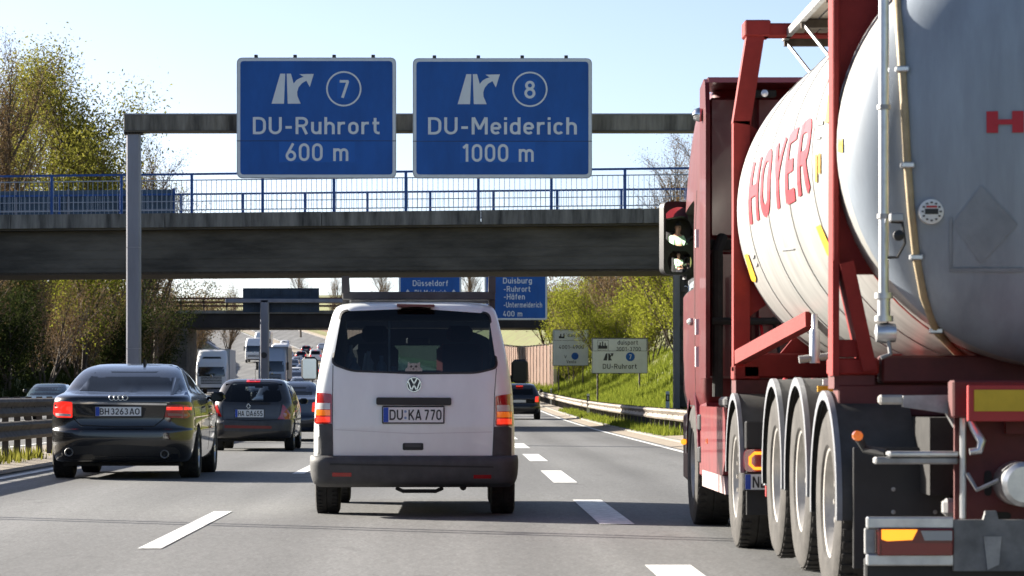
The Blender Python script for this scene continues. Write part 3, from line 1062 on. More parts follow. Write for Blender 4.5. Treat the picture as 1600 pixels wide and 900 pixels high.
def gantry2():
    d = G2 + .5
    X = sx(413.5, d)
    t = thing("sign_gantry", "farther grey gantry with slim post standing in the median beyond the bridge", "gantry", (X, d, road_z(d)))
    org = t.location[:]
    m = MB(org); m.box(X - .2, X + .2, d - .2, d + .2, road_z(d) - .1, sz(468, d), .04); m.build("post", GALV_P, t)
    m = MB(org); m.box(X - .26, X + .26, d - .26, d + .26, .2, .9, .02); m.build("post_foot", RUSTY, t)
    m = MB(org); m.lathe([(.14, -.01), (.14, -.06), (.001, -.06)], (X - .02, d - .2, sz(555, d)), 'y', 18); m.build("cover_plate", SIGNK, t)
    m = MB(org); m.box(sx(352, d), sx(853, d), d - .2, d + .2, sz(473, d), sz(467, d), .02); m.build("beam", GALV_P, t)
    m = MB(org); m.box(sx(352, d), sx(853, d), d + .5, d + .6, sz(488, d), sz(486, d), .0); m.build("walkway", CONC_D, t)
    # the back of the sign for oncoming traffic, panel by panel
    b = thing("oncoming_sign", "dark ribbed back of the sign facing oncoming traffic on the far gantry", "road sign", (sx(438, d), d + .4, sz(487, d)))
    org = b.location[:]
    x0, x1 = 379.5, 498.5
    n = 8
    for i in range(n):
        a = x0 + (x1 - x0) * i / n; c = x0 + (x1 - x0) * (i + 1) / n
        for ya, yb in ((450, 469), (469, 487)):
            m = MB(org); m.box(sx(a, d) + .012, sx(c, d) - .012, d + .3, d + .36, sz(yb, d) + .012, sz(ya, d) - .012); m.build("panel", SIGNBK, b)
        m = MB(org); m.box(sx(a, d) - .02, sx(a, d) + .02, d + .24, d + .30, sz(487, d), sz(450, d)); m.build("rib", SIGNBK, b)
    for yy in (450.5, 459.5, 469, 478, 487):
        m = MB(org); m.box(sx(x0, d), sx(x1, d), d + .22, d + .24, sz(yy, d) - .018, sz(yy, d) + .018); m.build("rail", SIGNBK, b)
gantry2()

def bridge2():
    d = 262.0
    t = thing("road_bridge", "distant dark bridge with rusty parapet beyond the second gantry", "bridge", (-5, d, road_z(d)))
    org = t.location[:]
    zb, zt = sz(512, d), sz(490, d)
    m = MB(org); m.box(-40, 26, d + .3, d + 10, zb, zt - .02); m.build("girder", mat("steel_dark", (.035, .028, .025), .8, var=.3, vscale=.8), t)
    m = MB(org); m.box(-40, 26, d, d + 10.3, zt, zt + .28, .02); m.build("deck_edge", CONC, t)
    x = -38
    m0 = MB(); m0.box(-.06, .06, -.05, .05, 0, 1.0)
    src = None
    while x < 24:
        loc = (x - org[0], d + .15 - org[1], zt + .28 - org[2])
        if src is None: src = m0.build("post", RUSTY, t, loc=loc)
        else: inst(src, "post", loc, t)
        x += 2.0
    RB = mat("rust_brown", (.16, .075, .045), .8, var=.3, vscale=.8)
    for z in (.3, .62, .95):
        m = MB(org); m.box(-38, 24, d + .1, d + .16, zt + .28 + z, zt + .28 + z + .18); m.build("rail", RB, t)
    m = MB(org); m.box(11, 13.5, d, d + 10, 0, zb); m.build("abutment", CONC_D, t)
    m = MB(org); m.box(-27, -23.5, d, d + 10, 0, zb); m.build("abutment", CONC_D, t)
bridge2()

# ================================================================== noise barrier on the right, far wall
def noise_wall(label, pts, h, n_per, m_panel, m_post):
    t = thing("noise_barrier", label, "noise wall", (pts[0][0], pts[0][1], land(*pts[0])))
    org = t.location[:]
    for (a, b) in zip(pts[:-1], pts[1:]):
        L = math.dist(a, b); k = max(1, int(L / n_per))
        for i in range(k):
            p = [a[j] + (b[j] - a[j]) * i / k for j in (0, 1)]; q = [a[j] + (b[j] - a[j]) * (i + 1) / k for j in (0, 1)]
            zg = land(*p) - .6
            m = MB(org)
            m.bar((p[0], p[1], zg + h / 2), (q[0], q[1], zg + h / 2), .16, h); m.build("panel", m_panel, t)
            m = MB(org); m.box(p[0] - .13, p[0] + .13, p[1] - .34, p[1] - .1, zg, zg + h + .1); m.build("post", m_post, t)
    return t
PINK = mat("post_pale", (.50, .42, .34), .8, var=.1, vscale=.6)
noise_wall("brown noise barrier with pale posts above the far right verge", [(ux(8.2, 225), 225), (ux(7.6, 262), 262), (ux(8.0, 300), 300), (ux(8.6, 350), 350), (ux(8, 420), 420), (ux(7, 520), 520), (ux(8, 610), 610), (ux(8, 700), 700)], 3.9, 3.6, NOISEW, PINK)

# ================================================================== white direction signs on the slope
def white_sign(label, d, x0, x1, y0, y1, items, posts):
    t = sign_panel(label, "road sign", d, x0, x1, y0, y1, items, SIGNWP, SIGNK, border=False, clips=0, rad=.05, depth=.05, frame_m=mat("sign_edge_grey", (.08, .09, .09), .5))
    org = t.location[:]
    for px_ in posts:
        X = sx(px_, d)
        m = MB(org); m.tube([(X, d + .14, land(X, d) - .3), (X, d + .14, sz(y0, d) - .1)], .045, 8); m.build("post", RUSTY, t)
    return t
WS = 150.0
def wz(a, b): return (780 + a / 2.8125, 400 + b / 2.8125)
def w1(s, x0, x1, y0, y1):
    a = wz(x0, y0); b = wz(x1, y1); return ('t', s, a[0], b[0], a[1], b[1])
fac = [wz(*p) for p in ((435, 408), (435, 392), (441, 392), (441, 380), (446, 380), (446, 394), (452, 394), (452, 376), (457, 376), (457, 394), (463, 394), (463, 382), (468, 382), (468, 394), (475, 394), (475, 408))]
def frame_items(x0, y0, x1, y1, k=1.6):
    return [('p', [wz(*q) for q in ((a, b), (c, b), (c, e), (a, e))]) for a, b, c, e in ((x0, y0, x1, y0 + k), (x0, y1 - k, x1, y1), (x0, y0 + k, x0 + k, y1 - k), (x1 - k, y0 + k, x1, y1 - k))]
ca = wz(576, 443)
white_sign("white direction sign on two posts reading 3001-3700 and DU-Ruhrort", WS, 924.6, 1012, 528, 583.6,
           frame_items(410, 363, 648, 418) + frame_items(432, 370, 480, 414, 1.3) + [('p', fac), w1('duisport', 520, 610, 370, 390), w1('3001-3700', 514, 622, 400, 417),
            ('p', [wz(*p) for p in ((457, 459), (469, 428), (476, 428), (474, 459))]), ('p', [wz(*p) for p in ((479, 459), (479, 428), (485, 428), (488, 437), (492, 434), (488, 428), (503, 427), (498, 442), (494, 438), (490, 444), (490, 450), (496, 459))]),
            ('c', ca[0], ca[1], 7.0, 99, SIGNB), w1('DU-Ruhrort', 455, 605, 474, 496)] , (934, 999.5))
# number on the blue disc
def disc_seven():
    o = [q for q in bpy.data.objects if q.get("label", "").startswith("white direction sign on two posts")][0]
    letters(o.location[:], o, SIGNW, '7', sz(554, WS) - sz(561, WS), lambda u, v, l: (sx(ca[0], WS) + u, WS - .045 - l, sz(561, WS) + v))
disc_seven()
WS2 = 205.0
cb = wz(333, 440)
white_sign("smaller white sign farther up the verge, half hidden by twigs, reading via Venlo", WS2, 863.5, 919.5, 514.5, 571.5,
           frame_items(240, 325, 388, 372, 1.4) + [('p', [wz(*p) for p in ((262, 362), (262, 352), (268, 352), (268, 342), (273, 342), (273, 354), (282, 354), (282, 340), (287, 340), (287, 362))]),
            w1('duisport', 300, 372, 340, 356), w1('4001-4900', 262, 372, 392, 408), w1('Via', 286, 310, 435, 450) if 0 else w1('V', 286, 296, 436, 449), ('c', cb[0], cb[1], 5.6, 99, SIGNB), w1('Venlo', 296, 338, 458, 471)], (873, 911))

# ================================================================== delineator posts and chevron on the verge
def delineator(label, X, y):
    z = land(X, y)
    t = thing("delineator_post", label, "delineator", (X, y, z), group="marker posts along the right verge")
    m = MB(); m.prism([(-.06, -.05), (.06, -.05), (.0, .06)], 'z', -.2, 1.0); m.build("post", SIGNWP, t)
    m = MB(); m.prism([(-.064, -.054), (.064, -.054), (.0, .066)], 'z', .68, .9); m.build("band", SIGNK, t)
    m = MB(); m.box(-.022, .022, -.06, -.053, .72, .86); m.build("reflector", CLEARL, t)
p = P(1043, 630, 96); delineator("white marker post with black band beside the bridge abutment", p.x, 96)
p = P(919, 630, 128); delineator("white marker post behind the guard rail left of the white sign", p.x, 128)
p = P(861, 620, 178); delineator("farthest white marker post, small, beside the distant guard rail", p.x, 178)

# a slim twin-tube mast in the median, just outside the frame; its shadow lies across the lanes
def mast():
    X, Y = -8.0, 29.7
    t = thing("median_mast", "slim twin-tube steel mast in the median, beyond the left edge, shading the road", "mast", (X, Y, 0))
    for dx in (-.14, .14):
        MB().tube([(dx * .55, dx, -.1), (dx * .55, dx, 9.5)], .045, 10).build("tube", GALV_P, t)
    for z in (1.5, 4.0, 6.5, 9.3): MB().bar((-.08, -.14, z), (.08, .14, z), .03, .03).build("tie", GALV_P, t)
    MB().box(-.35, .35, -.05, .05, 5.2, 5.9, .02).build("plate", SIGNBK, t)
mast()

# ================================================================== trees, shrubs, grass
def grow(seed, h, spread, levels, n0, rad, twist=.5, lean=0.0, up=.3, stems=1, first=.3, kids=(5, 8), minr=.006, ratio=.62):
    """returns (segments list of (p,q,r0,r1,level), tip points)"""
    rnd = random.Random(seed)
    segs = []; tips = []
    def branch(p, d, L, r, lev):
        n = max(3, int(4 + (2 if lev == 0 else 0)))
        pts = [p]
        dd = d.copy()
        for i in range(n):
            dd = (dd + Vector((rnd.uniform(-1, 1), rnd.uniform(-1, 1), rnd.uniform(-.6, .9) * (up if lev else 0))) * twist * .32).normalized()
            pts.append(pts[-1] + dd * (L / n))
        for i in range(n):
            segs.append((pts[i], pts[i + 1], r * (1 - .75 * i / n), r * (1 - .75 * (i + 1) / n), lev))
        if lev >= levels:
            tips.extend(pts[1:])
            return
        k = rnd.randint(*kids) if lev else n0
        for i in range(k):
            t = first + (1 - first) * (i + rnd.random()) / k if lev == 0 else .2 + .8 * (i + rnd.random()) / k
            f = t * n; a = min(n - 1, int(f))
            q = pts[a].lerp(pts[a + 1], f - a)
            base = (pts[a + 1] - pts[a]).normalized()
            az = rnd.uniform(0, 2 * math.pi) + i * 2.4
            side = Vector((math.cos(az), math.sin(az), 0))
            an = rnd.uniform(.55, 1.0) * spread
            nd = (base * math.cos(an) + side * math.sin(an) + Vector((0, 0, up * .5))).normalized()
            branch(q, nd, L * ratio * rnd.uniform(.7, 1.1) * (1.1 - .45 * t if lev == 0 else 1), max(minr, r * (.55 - .2 * t)), lev + 1)
        tips.append(pts[-1])
    for s in range(stems):
        a = 2 * math.pi * s / max(1, stems) + rnd.random()
        tilt = (rnd.uniform(.15, .55) if stems > 1 else lean)
        d0 = Vector((math.cos(a) * tilt, math.sin(a) * tilt, 1)).normalized()
        o = Vector((math.cos(a), math.sin(a), 0)) * (.25 if stems > 1 else 0)
        branch(o, d0, h * (rnd.uniform(.6, .95) if stems > 1 else .8), rad, 0)
    return segs, tips

def tree_meshes(name, seed, leaf_m, n_leaf, leaf, twig_m=None, jitter=.25, **kw):
    segs, tips = grow(seed, **kw)
    maxlev = max(s[4] for s in segs)
    a = MB(); b = MB()
    for p, q, r0, r1, lev in segs:
        (a if lev <= 1 else b).tube([p, q], [r0, r1], 6 if lev == 0 else (4 if lev == 1 else 3), caps=False)
    rnd = random.Random(seed + 99)
    c = MB()
    vs = []; fs = []
    for i in range(n_leaf):
        p = rnd.choice(tips)
        p = p + Vector((rnd.gauss(0, jitter), rnd.gauss(0, jitter), rnd.gauss(0, jitter)))
        u = Vector((rnd.gauss(0, 1), rnd.gauss(0, 1), rnd.gauss(0, 1))).normalized()
        v = u.cross(Vector((rnd.gauss(0, 1), rnd.gauss(0, 1), rnd.gauss(0, 1)))).normalized()
        s = leaf * rnd.uniform(.6, 1.4)
        k = len(vs)
        vs += [p - u * s, p + v * s * .55, p + u * s, p - v * s * .55]
        fs.append((k, k + 1, k + 2, k + 3))
    c.add(vs, fs)
    mk = []
    for mb, nm, m in ((a, "trunk", BARK), (b, "twigs", twig_m or BARK_T), (c, "leaves", leaf_m)):
        me = bpy.data.meshes.new(name + "_" + nm)
        me.from_pydata(mb.v, [], mb.f)
        me.materials.append(m)
        mk.append(me)
    return mk

V = {}
V['tall_bare'] = tree_meshes("tall_bare", 11, L_BRN, 12000, .042, h=13, spread=.62, levels=3, n0=16, rad=.20, first=.22, kids=(6, 8), up=.45, minr=.012, ratio=.50, jitter=.3)
V['tall_green'] = tree_meshes("tall_green", 23, L_GRN, 22000, .068, h=12, spread=.75, levels=3, n0=15, rad=.22, first=.2, kids=(5, 7), up=.35, minr=.012, ratio=.52, jitter=.55)
V['tall_yellow'] = tree_meshes("tall_yellow", 37, L_YEL, 22000, .055, h=9, spread=.8, levels=3, n0=14, rad=.16, first=.15, kids=(5, 7), up=.35, minr=.010, ratio=.55, jitter=.38)
V['shrub_yellow'] = tree_meshes("shrub_yellow", 41, L_YEL, 9500, .05, BARK_L, h=4.6, spread=.75, levels=2, n0=8, rad=.045, first=.12, kids=(6, 8), up=.5, stems=6, minr=.007, ratio=.55, jitter=.2)
V['shrub_brown'] = tree_meshes("shrub_brown", 53, L_BRN, 7000, .042, BARK_L, h=5.0, spread=.7, levels=2, n0=9, rad=.05, first=.12, kids=(7, 9), up=.55, stems=7, minr=.007, ratio=.55, jitter=.22)
V['shrub_olive'] = tree_meshes("shrub_olive", 67, L_OLV, 13000, .055, h=5.0, spread=.8, levels=2, n0=9, rad=.055, first=.1, kids=(6, 8), up=.45, stems=6, minr=.008, ratio=.58, jitter=.28)
V['shrub_shaded'] = tree_meshes("shrub_shaded", 71, L_DRK, 15000, .062, h=4.4, spread=.85, levels=2, n0=9, rad=.05, first=.05, kids=(6, 8), up=.35, stems=7, minr=.008, ratio=.6, jitter=.32)

def plant(kind, label, x, y, sc, rz, cat, group, name, z=None, sxy=1.0):
    z = land(x, y) - .15 if z is None else z
    t = thing(name, label, cat, (x, y, z), rz, group)
    t.scale = (sc * sxy, sc * sxy, sc)
    tr, tw, lv = V[kind]
    a = inst(tr, "trunk", (0, 0, 0), t)
    inst(tw, "twigs", (0, 0, 0), t)
    inst(lv, "crown", (0, 0, 0), t)
    return t
ORD = ["first", "second", "third", "fourth", "fifth", "sixth", "seventh", "eighth", "ninth", "tenth", "eleventh", "twelfth", "thirteenth", "fourteenth", "fifteenth",
       "sixteenth", "seventeenth", "eighteenth", "nineteenth", "twentieth", "twenty-first", "twenty-second", "twenty-third", "twenty-fourth", "twenty-fifth", "twenty-sixth", "twenty-seventh", "twenty-eighth", "twenty-ninth", "thirtieth"]
rv = random.Random(5)
# trees standing above the bridge on the left bank
for k, (kind, px, d, sc, lab) in enumerate([
    ('tall_bare', -8, 195, 1.30, "tall bare brown tree at the very left edge above the bridge"),
    ('tall_bare', 45, 215, 1.35, "bare twiggy tree behind the left end of the bridge railing"),
    ('tall_green', 92, 205, 1.5, "tall green-leaved tree rising highest behind the bridge screen panels"),
    ('tall_green', 160, 232, 1.35, "second green-leaved tree, just right of the tallest one"),
    ('tall_yellow', 128, 186, 1.2, "bright yellow-green young tree in front of the tall green trees"),
    ('tall_bare', 205, 220, 1.25, "bare-branched tree between green crowns and gantry post"),
    ('tall_bare', 243, 245, 1.2, "small bare tree right behind the gantry post"),
    ('tall_green', 30, 235, 1.55, "broad olive tree standing behind the leftmost bare tree"),
    ('tall_yellow', 20, 182, .80, "low yellow-green tree behind the leftmost railing"),
]):
    q = P(px, 300, d)
    plant(kind, lab, q.x, d, sc, rv.uniform(0, 6), "tree", "trees on the left bank above the bridge", "bank_tree")
# shrubs on the dark left embankment, seen under the bridge
k = 0
for d, u, kind, sc in [(118, -24, 'shrub_shaded', 1.2), (128, -22.8, 'shrub_brown', 1.3), (134, -26.5, 'shrub_brown', 1.5), (142, -23.6, 'shrub_shaded', 1.25), (150, -27, 'shrub_brown', 1.5),
                       (156, -23.4, 'shrub_shaded', 1.2), (165, -26, 'shrub_olive', 1.4), (172, -23.5, 'shrub_brown', 1.3), (182, -26.5, 'shrub_brown', 1.5), (188, -23.5, 'shrub_brown', 1.2),
                       (198, -25.5, 'shrub_olive', 1.4), (206, -23.2, 'shrub_shaded', 1.35), (216, -25.5, 'shrub_brown', 1.4), (226, -23.2, 'shrub_brown', 1.35), (238, -25, 'shrub_olive', 1.5),
                       (250, -23.4, 'shrub_shaded', 1.4), (262, -24.6, 'shrub_brown', 1.5), (275, -23.4, 'shrub_brown', 1.6), (290, -24.0, 'shrub_olive', 1.6), (308, -23.6, 'shrub_brown', 1.7), (230, -29, 'shrub_brown', 1.6), (200, -30, 'shrub_olive', 1.6), (175, -30.5, 'shrub_brown', 1.6)]:
    ad = {'shrub_shaded': "shade-darkened green", 'shrub_olive': "olive budding", 'shrub_brown': "brown twiggy"}[kind]
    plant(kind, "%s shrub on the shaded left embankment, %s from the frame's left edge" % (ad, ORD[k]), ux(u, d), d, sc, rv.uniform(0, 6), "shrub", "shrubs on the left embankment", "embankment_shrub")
    k += 1
# shrubs on the sunny right embankment
k = 0
for d, u, kind, sc in [(118, 11.6, 'shrub_yellow', 1.0), (126, 13.5, 'shrub_brown', 1.25), (136, 11.2, 'shrub_yellow', .95), (144, 13.2, 'shrub_brown', 1.3), (154, 11.6, 'shrub_yellow', 1.15), (160, 13.8, 'shrub_brown', 1.35),
                       (168, 10.9, 'shrub_yellow', 1.05), (176, 12.8, 'shrub_brown', 1.3), (184, 10.4, 'shrub_yellow', 1.1), (192, 12.2, 'shrub_brown', 1.4), (216, 8.9, 'shrub_yellow', .8), (202, 10.6, 'shrub_yellow', 1.2), (212, 12.2, 'shrub_brown', 1.5),
                       (224, 10.6, 'shrub_yellow', 1.3), (236, 11.5, 'shrub_brown', 1.5), (250, 10.8, 'shrub_yellow', 1.4), (272, 11.0, 'shrub_brown', 1.7), (178, 15.5, 'shrub_brown', 1.5), (205, 15, 'shrub_yellow', 1.5), (150, 16, 'shrub_brown', 1.4), (235, 14, 'shrub_yellow', 1.6)]:
    ad = {'shrub_yellow': "yellow-green budding", 'shrub_brown': "brown twiggy"}[kind]
    plant(kind, "%s shrub on the sunny right embankment, %s from the bridge abutment" % (ad, ORD[k]), ux(u, d), d, sc, rv.uniform(0, 6), "shrub", "shrubs on the right embankment", "embankment_shrub")
    k += 1
# bare trees beyond on the right and in the far distance
for kind, px, d, sc, lab in [('tall_bare', 1062, 172, .80, "bare tree above the bridge railing next to the red cab"), ('tall_bare', 1020, 190, .62, "low bare tree behind the railing, left of the red cab"),
                             ('tall_bare', 1110, 160, .78, "bare tree mostly hidden behind the red cab"), ('tall_bare', 905, 240, .50, "small bare treetop behind the right railing"),
                             ('tall_bare', 470, 420, .72, "distant bare tree above the sign back"), ('tall_bare', 590, 430, .74, "distant bare tree left of the far blue signs"),
                             ('tall_bare', 735, 400, .80, "distant bare tree between the two far blue signs"), ('tall_bare', 350, 330, .74, "thin-branched bare tree at the end of the left embankment"),
                             ('tall_bare', 515, 410, .60, "distant bare tree just left of the van roof rack")]:
    q = P(px, 400, d)
    plant(kind, lab, q.x, d, sc, rv.uniform(0, 6), "tree", "bare trees in the distance", "bare_tree", z=max(land(q.x, d) - .2, road_z(d) + 4.0) if 400 < px < 800 else None)

# grass on the right slope and weeds by the rails
def grass(name, label, regions, seed, m=GRASSM):
    rnd = random.Random(seed)
    vs = []; fs = []
    for (u0, u1, y0, y1, n, h) in regions:
        for i in range(n):
            y = rnd.uniform(y0, y1); u = rnd.uniform(u0, u1)
            x = ux(u, y); z = land(x, y) - .03
            for b in range(4):
                a = rnd.uniform(0, 6.28); hh = h * rnd.uniform(.4, 1.3); l = rnd.uniform(.0, .5) * hh
                bx, by = x + rnd.gauss(0, .07), y + rnd.gauss(0, .07)
                wv = .016 + h * .05
                k = len(vs)
                vs += [(bx - math.sin(a) * wv, by + math.cos(a) * wv, z), (bx + math.sin(a) * wv, by - math.cos(a) * wv, z), (bx + math.cos(a) * l, by + math.sin(a) * l, z + hh)]
                fs.append((k, k + 1, k + 2))
    mb = MB(); mb.add(vs, fs)
    return tag(mb.build(name, m, None, recalc=False), label, "grass", kind='stuff')
grass("grass", "sunlit spring grass covering the right embankment behind the guard rail", [(5.95, 9.5, 74, 125, 9000, .30), (5.95, 12, 125, 180, 8000, .36), (6.2, 12, 180, 300, 4000, .45), (5.15, 6.0, 76, 150, 2200, .24)], 4)
grass("weeds", "low weeds growing under the median guard rail on the left", [(-7.9, -7.1, 40, 100, 420, .13), (-8.3, -6.95, 46, 51, 160, .24)], 9, L_GRN)
grass("ground_cover", "ground cover in shade-darkened green on the left embankment", [(-30, -21.9, 110, 320, 15000, .40)], 14, L_DRK)

# ================================================================== vehicles: shared pieces (local: rear at y=0, forward +y)
WHEEL_CACHE = {}
def wheel(parent, x, y, r, wd, outer, style='car', tyre_m=None, z=None):
    """outer = -1 when the outer face looks to -x"""
    z = r if z is None else z
    t = empty("wheel", (x, y, z), parent=parent)
    key = (round(r, 3), round(wd, 3), outer, style)
    if key not in WHEEL_CACHE:
        rim = r * (.66 if style != 'truck' else .57)
        h = wd / 2
        a = MB()
        tp = [(rim, -h * .86), (rim + .02, -h * .97), (r * .90, -h * 1.0), (r * .975, -h * .9), (r, -h * .72)]
        prof_ = tp + [(r - .006, -h * .5), (r, -h * .44), (r, -h * .06), (r - .008, 0), (r, h * .06), (r, h * .44), (r - .006, h * .5)] + [(q, -o) for q, o in tp[::-1]]
        a.lathe(prof_ + [(rim, -h * .86)], (0, 0, 0), 'x', 44)
        # tread blocks
        nb = 46
        for k in range(nb):
            an = 2 * math.pi * k / nb
            for oo in (-.62, .62):
                c = Vector((oo * wd / 2, math.cos(an) * (r + .0015), math.sin(an) * (r + .0015)))
                tn = Vector((0, -math.sin(an), math.cos(an)))
                a.bar(c - Vector((.12 * wd, 0, 0)), c + Vector((.12 * wd, 0, 0)), r * .075, .007, up=(c - Vector((c.x, 0, 0))).normalized())
        tyre = a.build("tyre", None, None, smooth=30)
        b = MB()
        s = outer
        if style == 'truck':
            b.lathe([(rim + .004, -h * .9), (rim + .004, h * .9), (rim - .012, h * .88), (rim - .03, h * .55), (rim - .06, h * .30), (rim - .11, h * .26), (.135, h * .34), (.11, h * .56), (.05, h * .60), (.001, h * .60)] if s > 0 else
                    [(rim + .004, h * .9), (rim + .004, -h * .9), (rim - .012, -h * .88), (rim - .03, -h * .55), (rim - .06, -h * .30), (rim - .11, -h * .26), (.135, -h * .34), (.11, -h * .56), (.05, -h * .60), (.001, -h * .60)], (0, 0, 0), 'x', 40)
            for k in range(10):
                an = 2 * math.pi * k / 10
                cx = s * h * .42
                b.lathe([(.017, -s * .04), (.017, s * .05), (.001, s * .05)], (cx, math.cos(an) * .168, math.sin(an) * .168), 'x', 6)
        else:
            b.lathe([(rim + .003, -s * h * .86), (rim + .003, s * h * .86), (rim - .012, s * h * .86), (rim - .03, s * h * .4), (rim - .035, s * h * .1)], (0, 0, 0), 'x', 40)
            b.lathe([(.075, s * h * .1), (.075, s * h * .62), (.05, s * h * .68), (.001, s * h * .68)], (0, 0, 0), 'x', 20)
            for k in range(10):
                an = 2 * math.pi * (k // 2) / 5 + (.16 if k % 2 else -.16)
                b.bar((s * h * .55, math.cos(an) * .05, math.sin(an) * .05), (s * h * .68, math.cos(an) * (rim - .01), math.sin(an) * (rim - .01)), .035, .04, up=(1, 0, 0))
            b.lathe([(rim - .03, s * h * .02), (.001, s * h * .02)], (0, 0, 0), 'x', 30)
        rm = b.build("rim", None, None, smooth=35)
        WHEEL_CACHE[key] = (tyre.data, rm.data)
        tyre.data.materials.append(tyre_m or RUBBER)
        rm.data.materials.append(RIMW if style == 'truck' else ALU)
        bpy.data.objects.remove(tyre); bpy.data.objects.remove(rm)
    a, b = WHEEL_CACHE[key]
    inst(a, "tyre", (0, 0, 0), t)
    inst(b, "rim", (0, 0, 0), t)
    return t

def arch_cutter(x0, x1, y, z, r):
    return MB().lathe([(.001, x0), (r, x0), (r, x1), (.001, x1)], (0, y, z), 'x', 36)

def quad(px0, py0, px1, py1): return [(px0, py0), (px1, py0), (px1, py1), (px0, py1)]

def plate(t, bvh, x0, x1, z0, z1, y, parts, stars=True, m_frame=None):
    """number plate standing y metres ahead of nothing: parts = list of (text, x0, x1)"""
    o = MB().box(x0 - .012, x1 + .012, y - .012, y + .03, z0 - .012, z1 + .012, .006).build("number_plate", m_frame or BLACK, t)
    MB().box(x0, x1, y - .0155, y - .008, z0, z1).build("plate_face", PLATEW, o)
    MB().box(x0 + .002, x0 + (x1 - x0) * .085, y - .018, y - .014, z0 + .002, z1 - .002).build("country_band", PLATEB, o)
    for s, a, b in parts:
        h = (z1 - z0) * .68
        letters((0, 0, 0), o, SIGNK, s, h, lambda u, v, l: ((a + b) / 2 + u, y - .0185 - l, z0 + (z1 - z0) * .16 + v), b - a, stroke=.16, gap=.14)
    return o

# ------------------------------------------------------------------ white transporter van in the middle lane
def make_van():
    s, cx, gy = 172.0, 646.5, 616 + 1.12 * 172
    t = thing("delivery_van", "white panel van with roof rack and plate DU KA 770 in the middle lane", "van", ((cx - CX) / s, F / s, 0))
    X = lambda px: (px - cx) / s
    Z = lambda py: (gy - py) / s
    Q = lambda pts: [(X(a), Z(b)) for a, b in pts]
    zm = lambda a, b: (460 + a / 2.25, 420 + b / 2.25)
    QZ = lambda pts: Q([zm(*p) for p in pts])
    keys = [(.44, .16, 4.70, .90, .16, .5), (.50, .10, 4.80, .925, .16, .5), (.58, .09, 4.86, .937, .16, .5), (.80, .085, 4.88, .935, .16, .5), (1.0, .095, 4.82, .925, .16, .5), (1.15, .105, 4.55, .915, .17, .5),
            (1.33, .125, 4.05, .888, .18, .45), (1.55, .18, 3.72, .845, .19, .42), (1.74, .245, 3.42, .800, .20, .4), (1.86, .30, 3.24, .768, .21, .4), (1.92, .345, 3.1, .738, .22, .4), (1.955, .41, 2.95, .68, .26, .4), (1.972, .52, 2.8, .56, .3, .4), (1.978, .7, 2.6, .38, .3, .35)]
    vs, fs = zstack(keys, barrel=.02, sub=4, bow=.035)
    body = MB().add(vs, fs).build("body", WHITE, t, smooth=40)
    bvh = bvh_of(body)
    win = round_poly(QZ([(162, 146), (430, 136), (684, 154), (712, 345), (640, 362), (430, 364), (200, 355), (132, 330)]), .055)
    cut1 = MB().prism(win, 'y', -.2, .9)
    cut2 = MB().box(-.72, .72, .55, 3.35, 1.12, 1.86)
    cut3 = MB().prism(round_poly([(-.62, 1.30), (.62, 1.30), (.55, 1.62), (-.55, 1.62)], .08), 'y', 3.2, 5.2)
    cuts = [cut1, cut2, cut3]
    for sd in (-1, 1):
        cuts.append(MB().prism(round_poly([(2.55, 1.2), (3.55, 1.2), (3.2, 1.72), (2.6, 1.72)], .06), 'x', sd * .6, sd * 1.2))
        for yy in (1.02, 3.9):
            cuts.append(arch_cutter(sd * .62, sd * 1.05, yy, .34, .41))
    INT = mat("van_interior", (.028, .03, .032), .8)
    carve(body, cuts, [WHITE, INT])
    g = patch(MB(), bvh, win, 'R', -.004, .09, .006).build("rear_window", GLASS_T, t, smooth=40)
    # black rubber surround
    big = round_poly(QZ([(155, 140), (430, 130), (690, 148), (719, 350), (642, 369), (430, 371), (198, 362), (125, 336)]), .06)
    mb = MB()
    n = len(win)
    for i in range(n):
        a, b = win[i], win[(i + 1) % n]; c, e = big[(i + 1) % n], big[i]
        pts = []
        for u, v in (a, b, c, e):
            h = bvh.ray_cast(Vector((u, -5, v)), Vector((0, 1, 0)))
            pts.append(h[0] - Vector((0, .005, 0)))
        mb.add(pts, [(0, 1, 2, 3)])
    mb.build("window_seal", BLACK, g, smooth=40)
    # windscreen pane and side panes
    MB().prism(round_poly([(-.62, 1.30), (.62, 1.30), (.55, 1.62), (-.55, 1.62)], .08), 'y', 3.50, 3.505).build("windscreen", GLASS_WS, t)
    # cat picture stuck inside the rear window
    cy = .165
    cz = lambda pts: [(X(zm(*p)[0]), Z(zm(*p)[1])) for p in pts]
    CATG = mat("cat_grey", (.36, .35, .33), .8, var=.45, vscale=90)
    mb = MB().prism(cz([(389, 360), (390, 350), (397, 346), (399, 326), (408, 333), (418, 331), (431, 332), (441, 327), (441, 345), (449, 351), (449, 360)]), 'y', cy - .05, cy - .048)
    cat = mb.build("window_sticker", CATG, t)
    mb = MB()
    for p in ((410, 343), (427, 343)): 
        q = zm(*p); mb.lathe([(.011, 0), (.001, 0)], (X(q[0]), cy - .052, Z(q[1])), 'y', 10)
    q = zm(418, 351); mb.lathe([(.007, 0), (.001, 0)], (X(q[0]), cy - .052, Z(q[1])), 'y', 8)
    mb.build("sticker_marks", SIGNK, cat)
    # load inside: bottles, canister, bulkhead seats
    ins = MB().box(-.70, .70, .6, 3.2, 1.08, 1.16).build("load_floor", INT, t)
    for bx, by, h, r, m in ((-.56, .62, .30, .055, BOTTLEB), (-.43, .66, .36, .05, BOTTLE), (-.31, .7, .32, .05, BOTTLEB), (-.60, .8, .42, .05, BOTTLE), (-.20, .9, .22, .06, BOTTLEB)):
        MB().lathe([(.001, 0), (r, 0), (r, h * .7), (r * .4, h * .85), (r * .4, h), (.001, h)], (bx, by, 1.16), 'z', 14).build("bottle", m, ins, smooth=40)
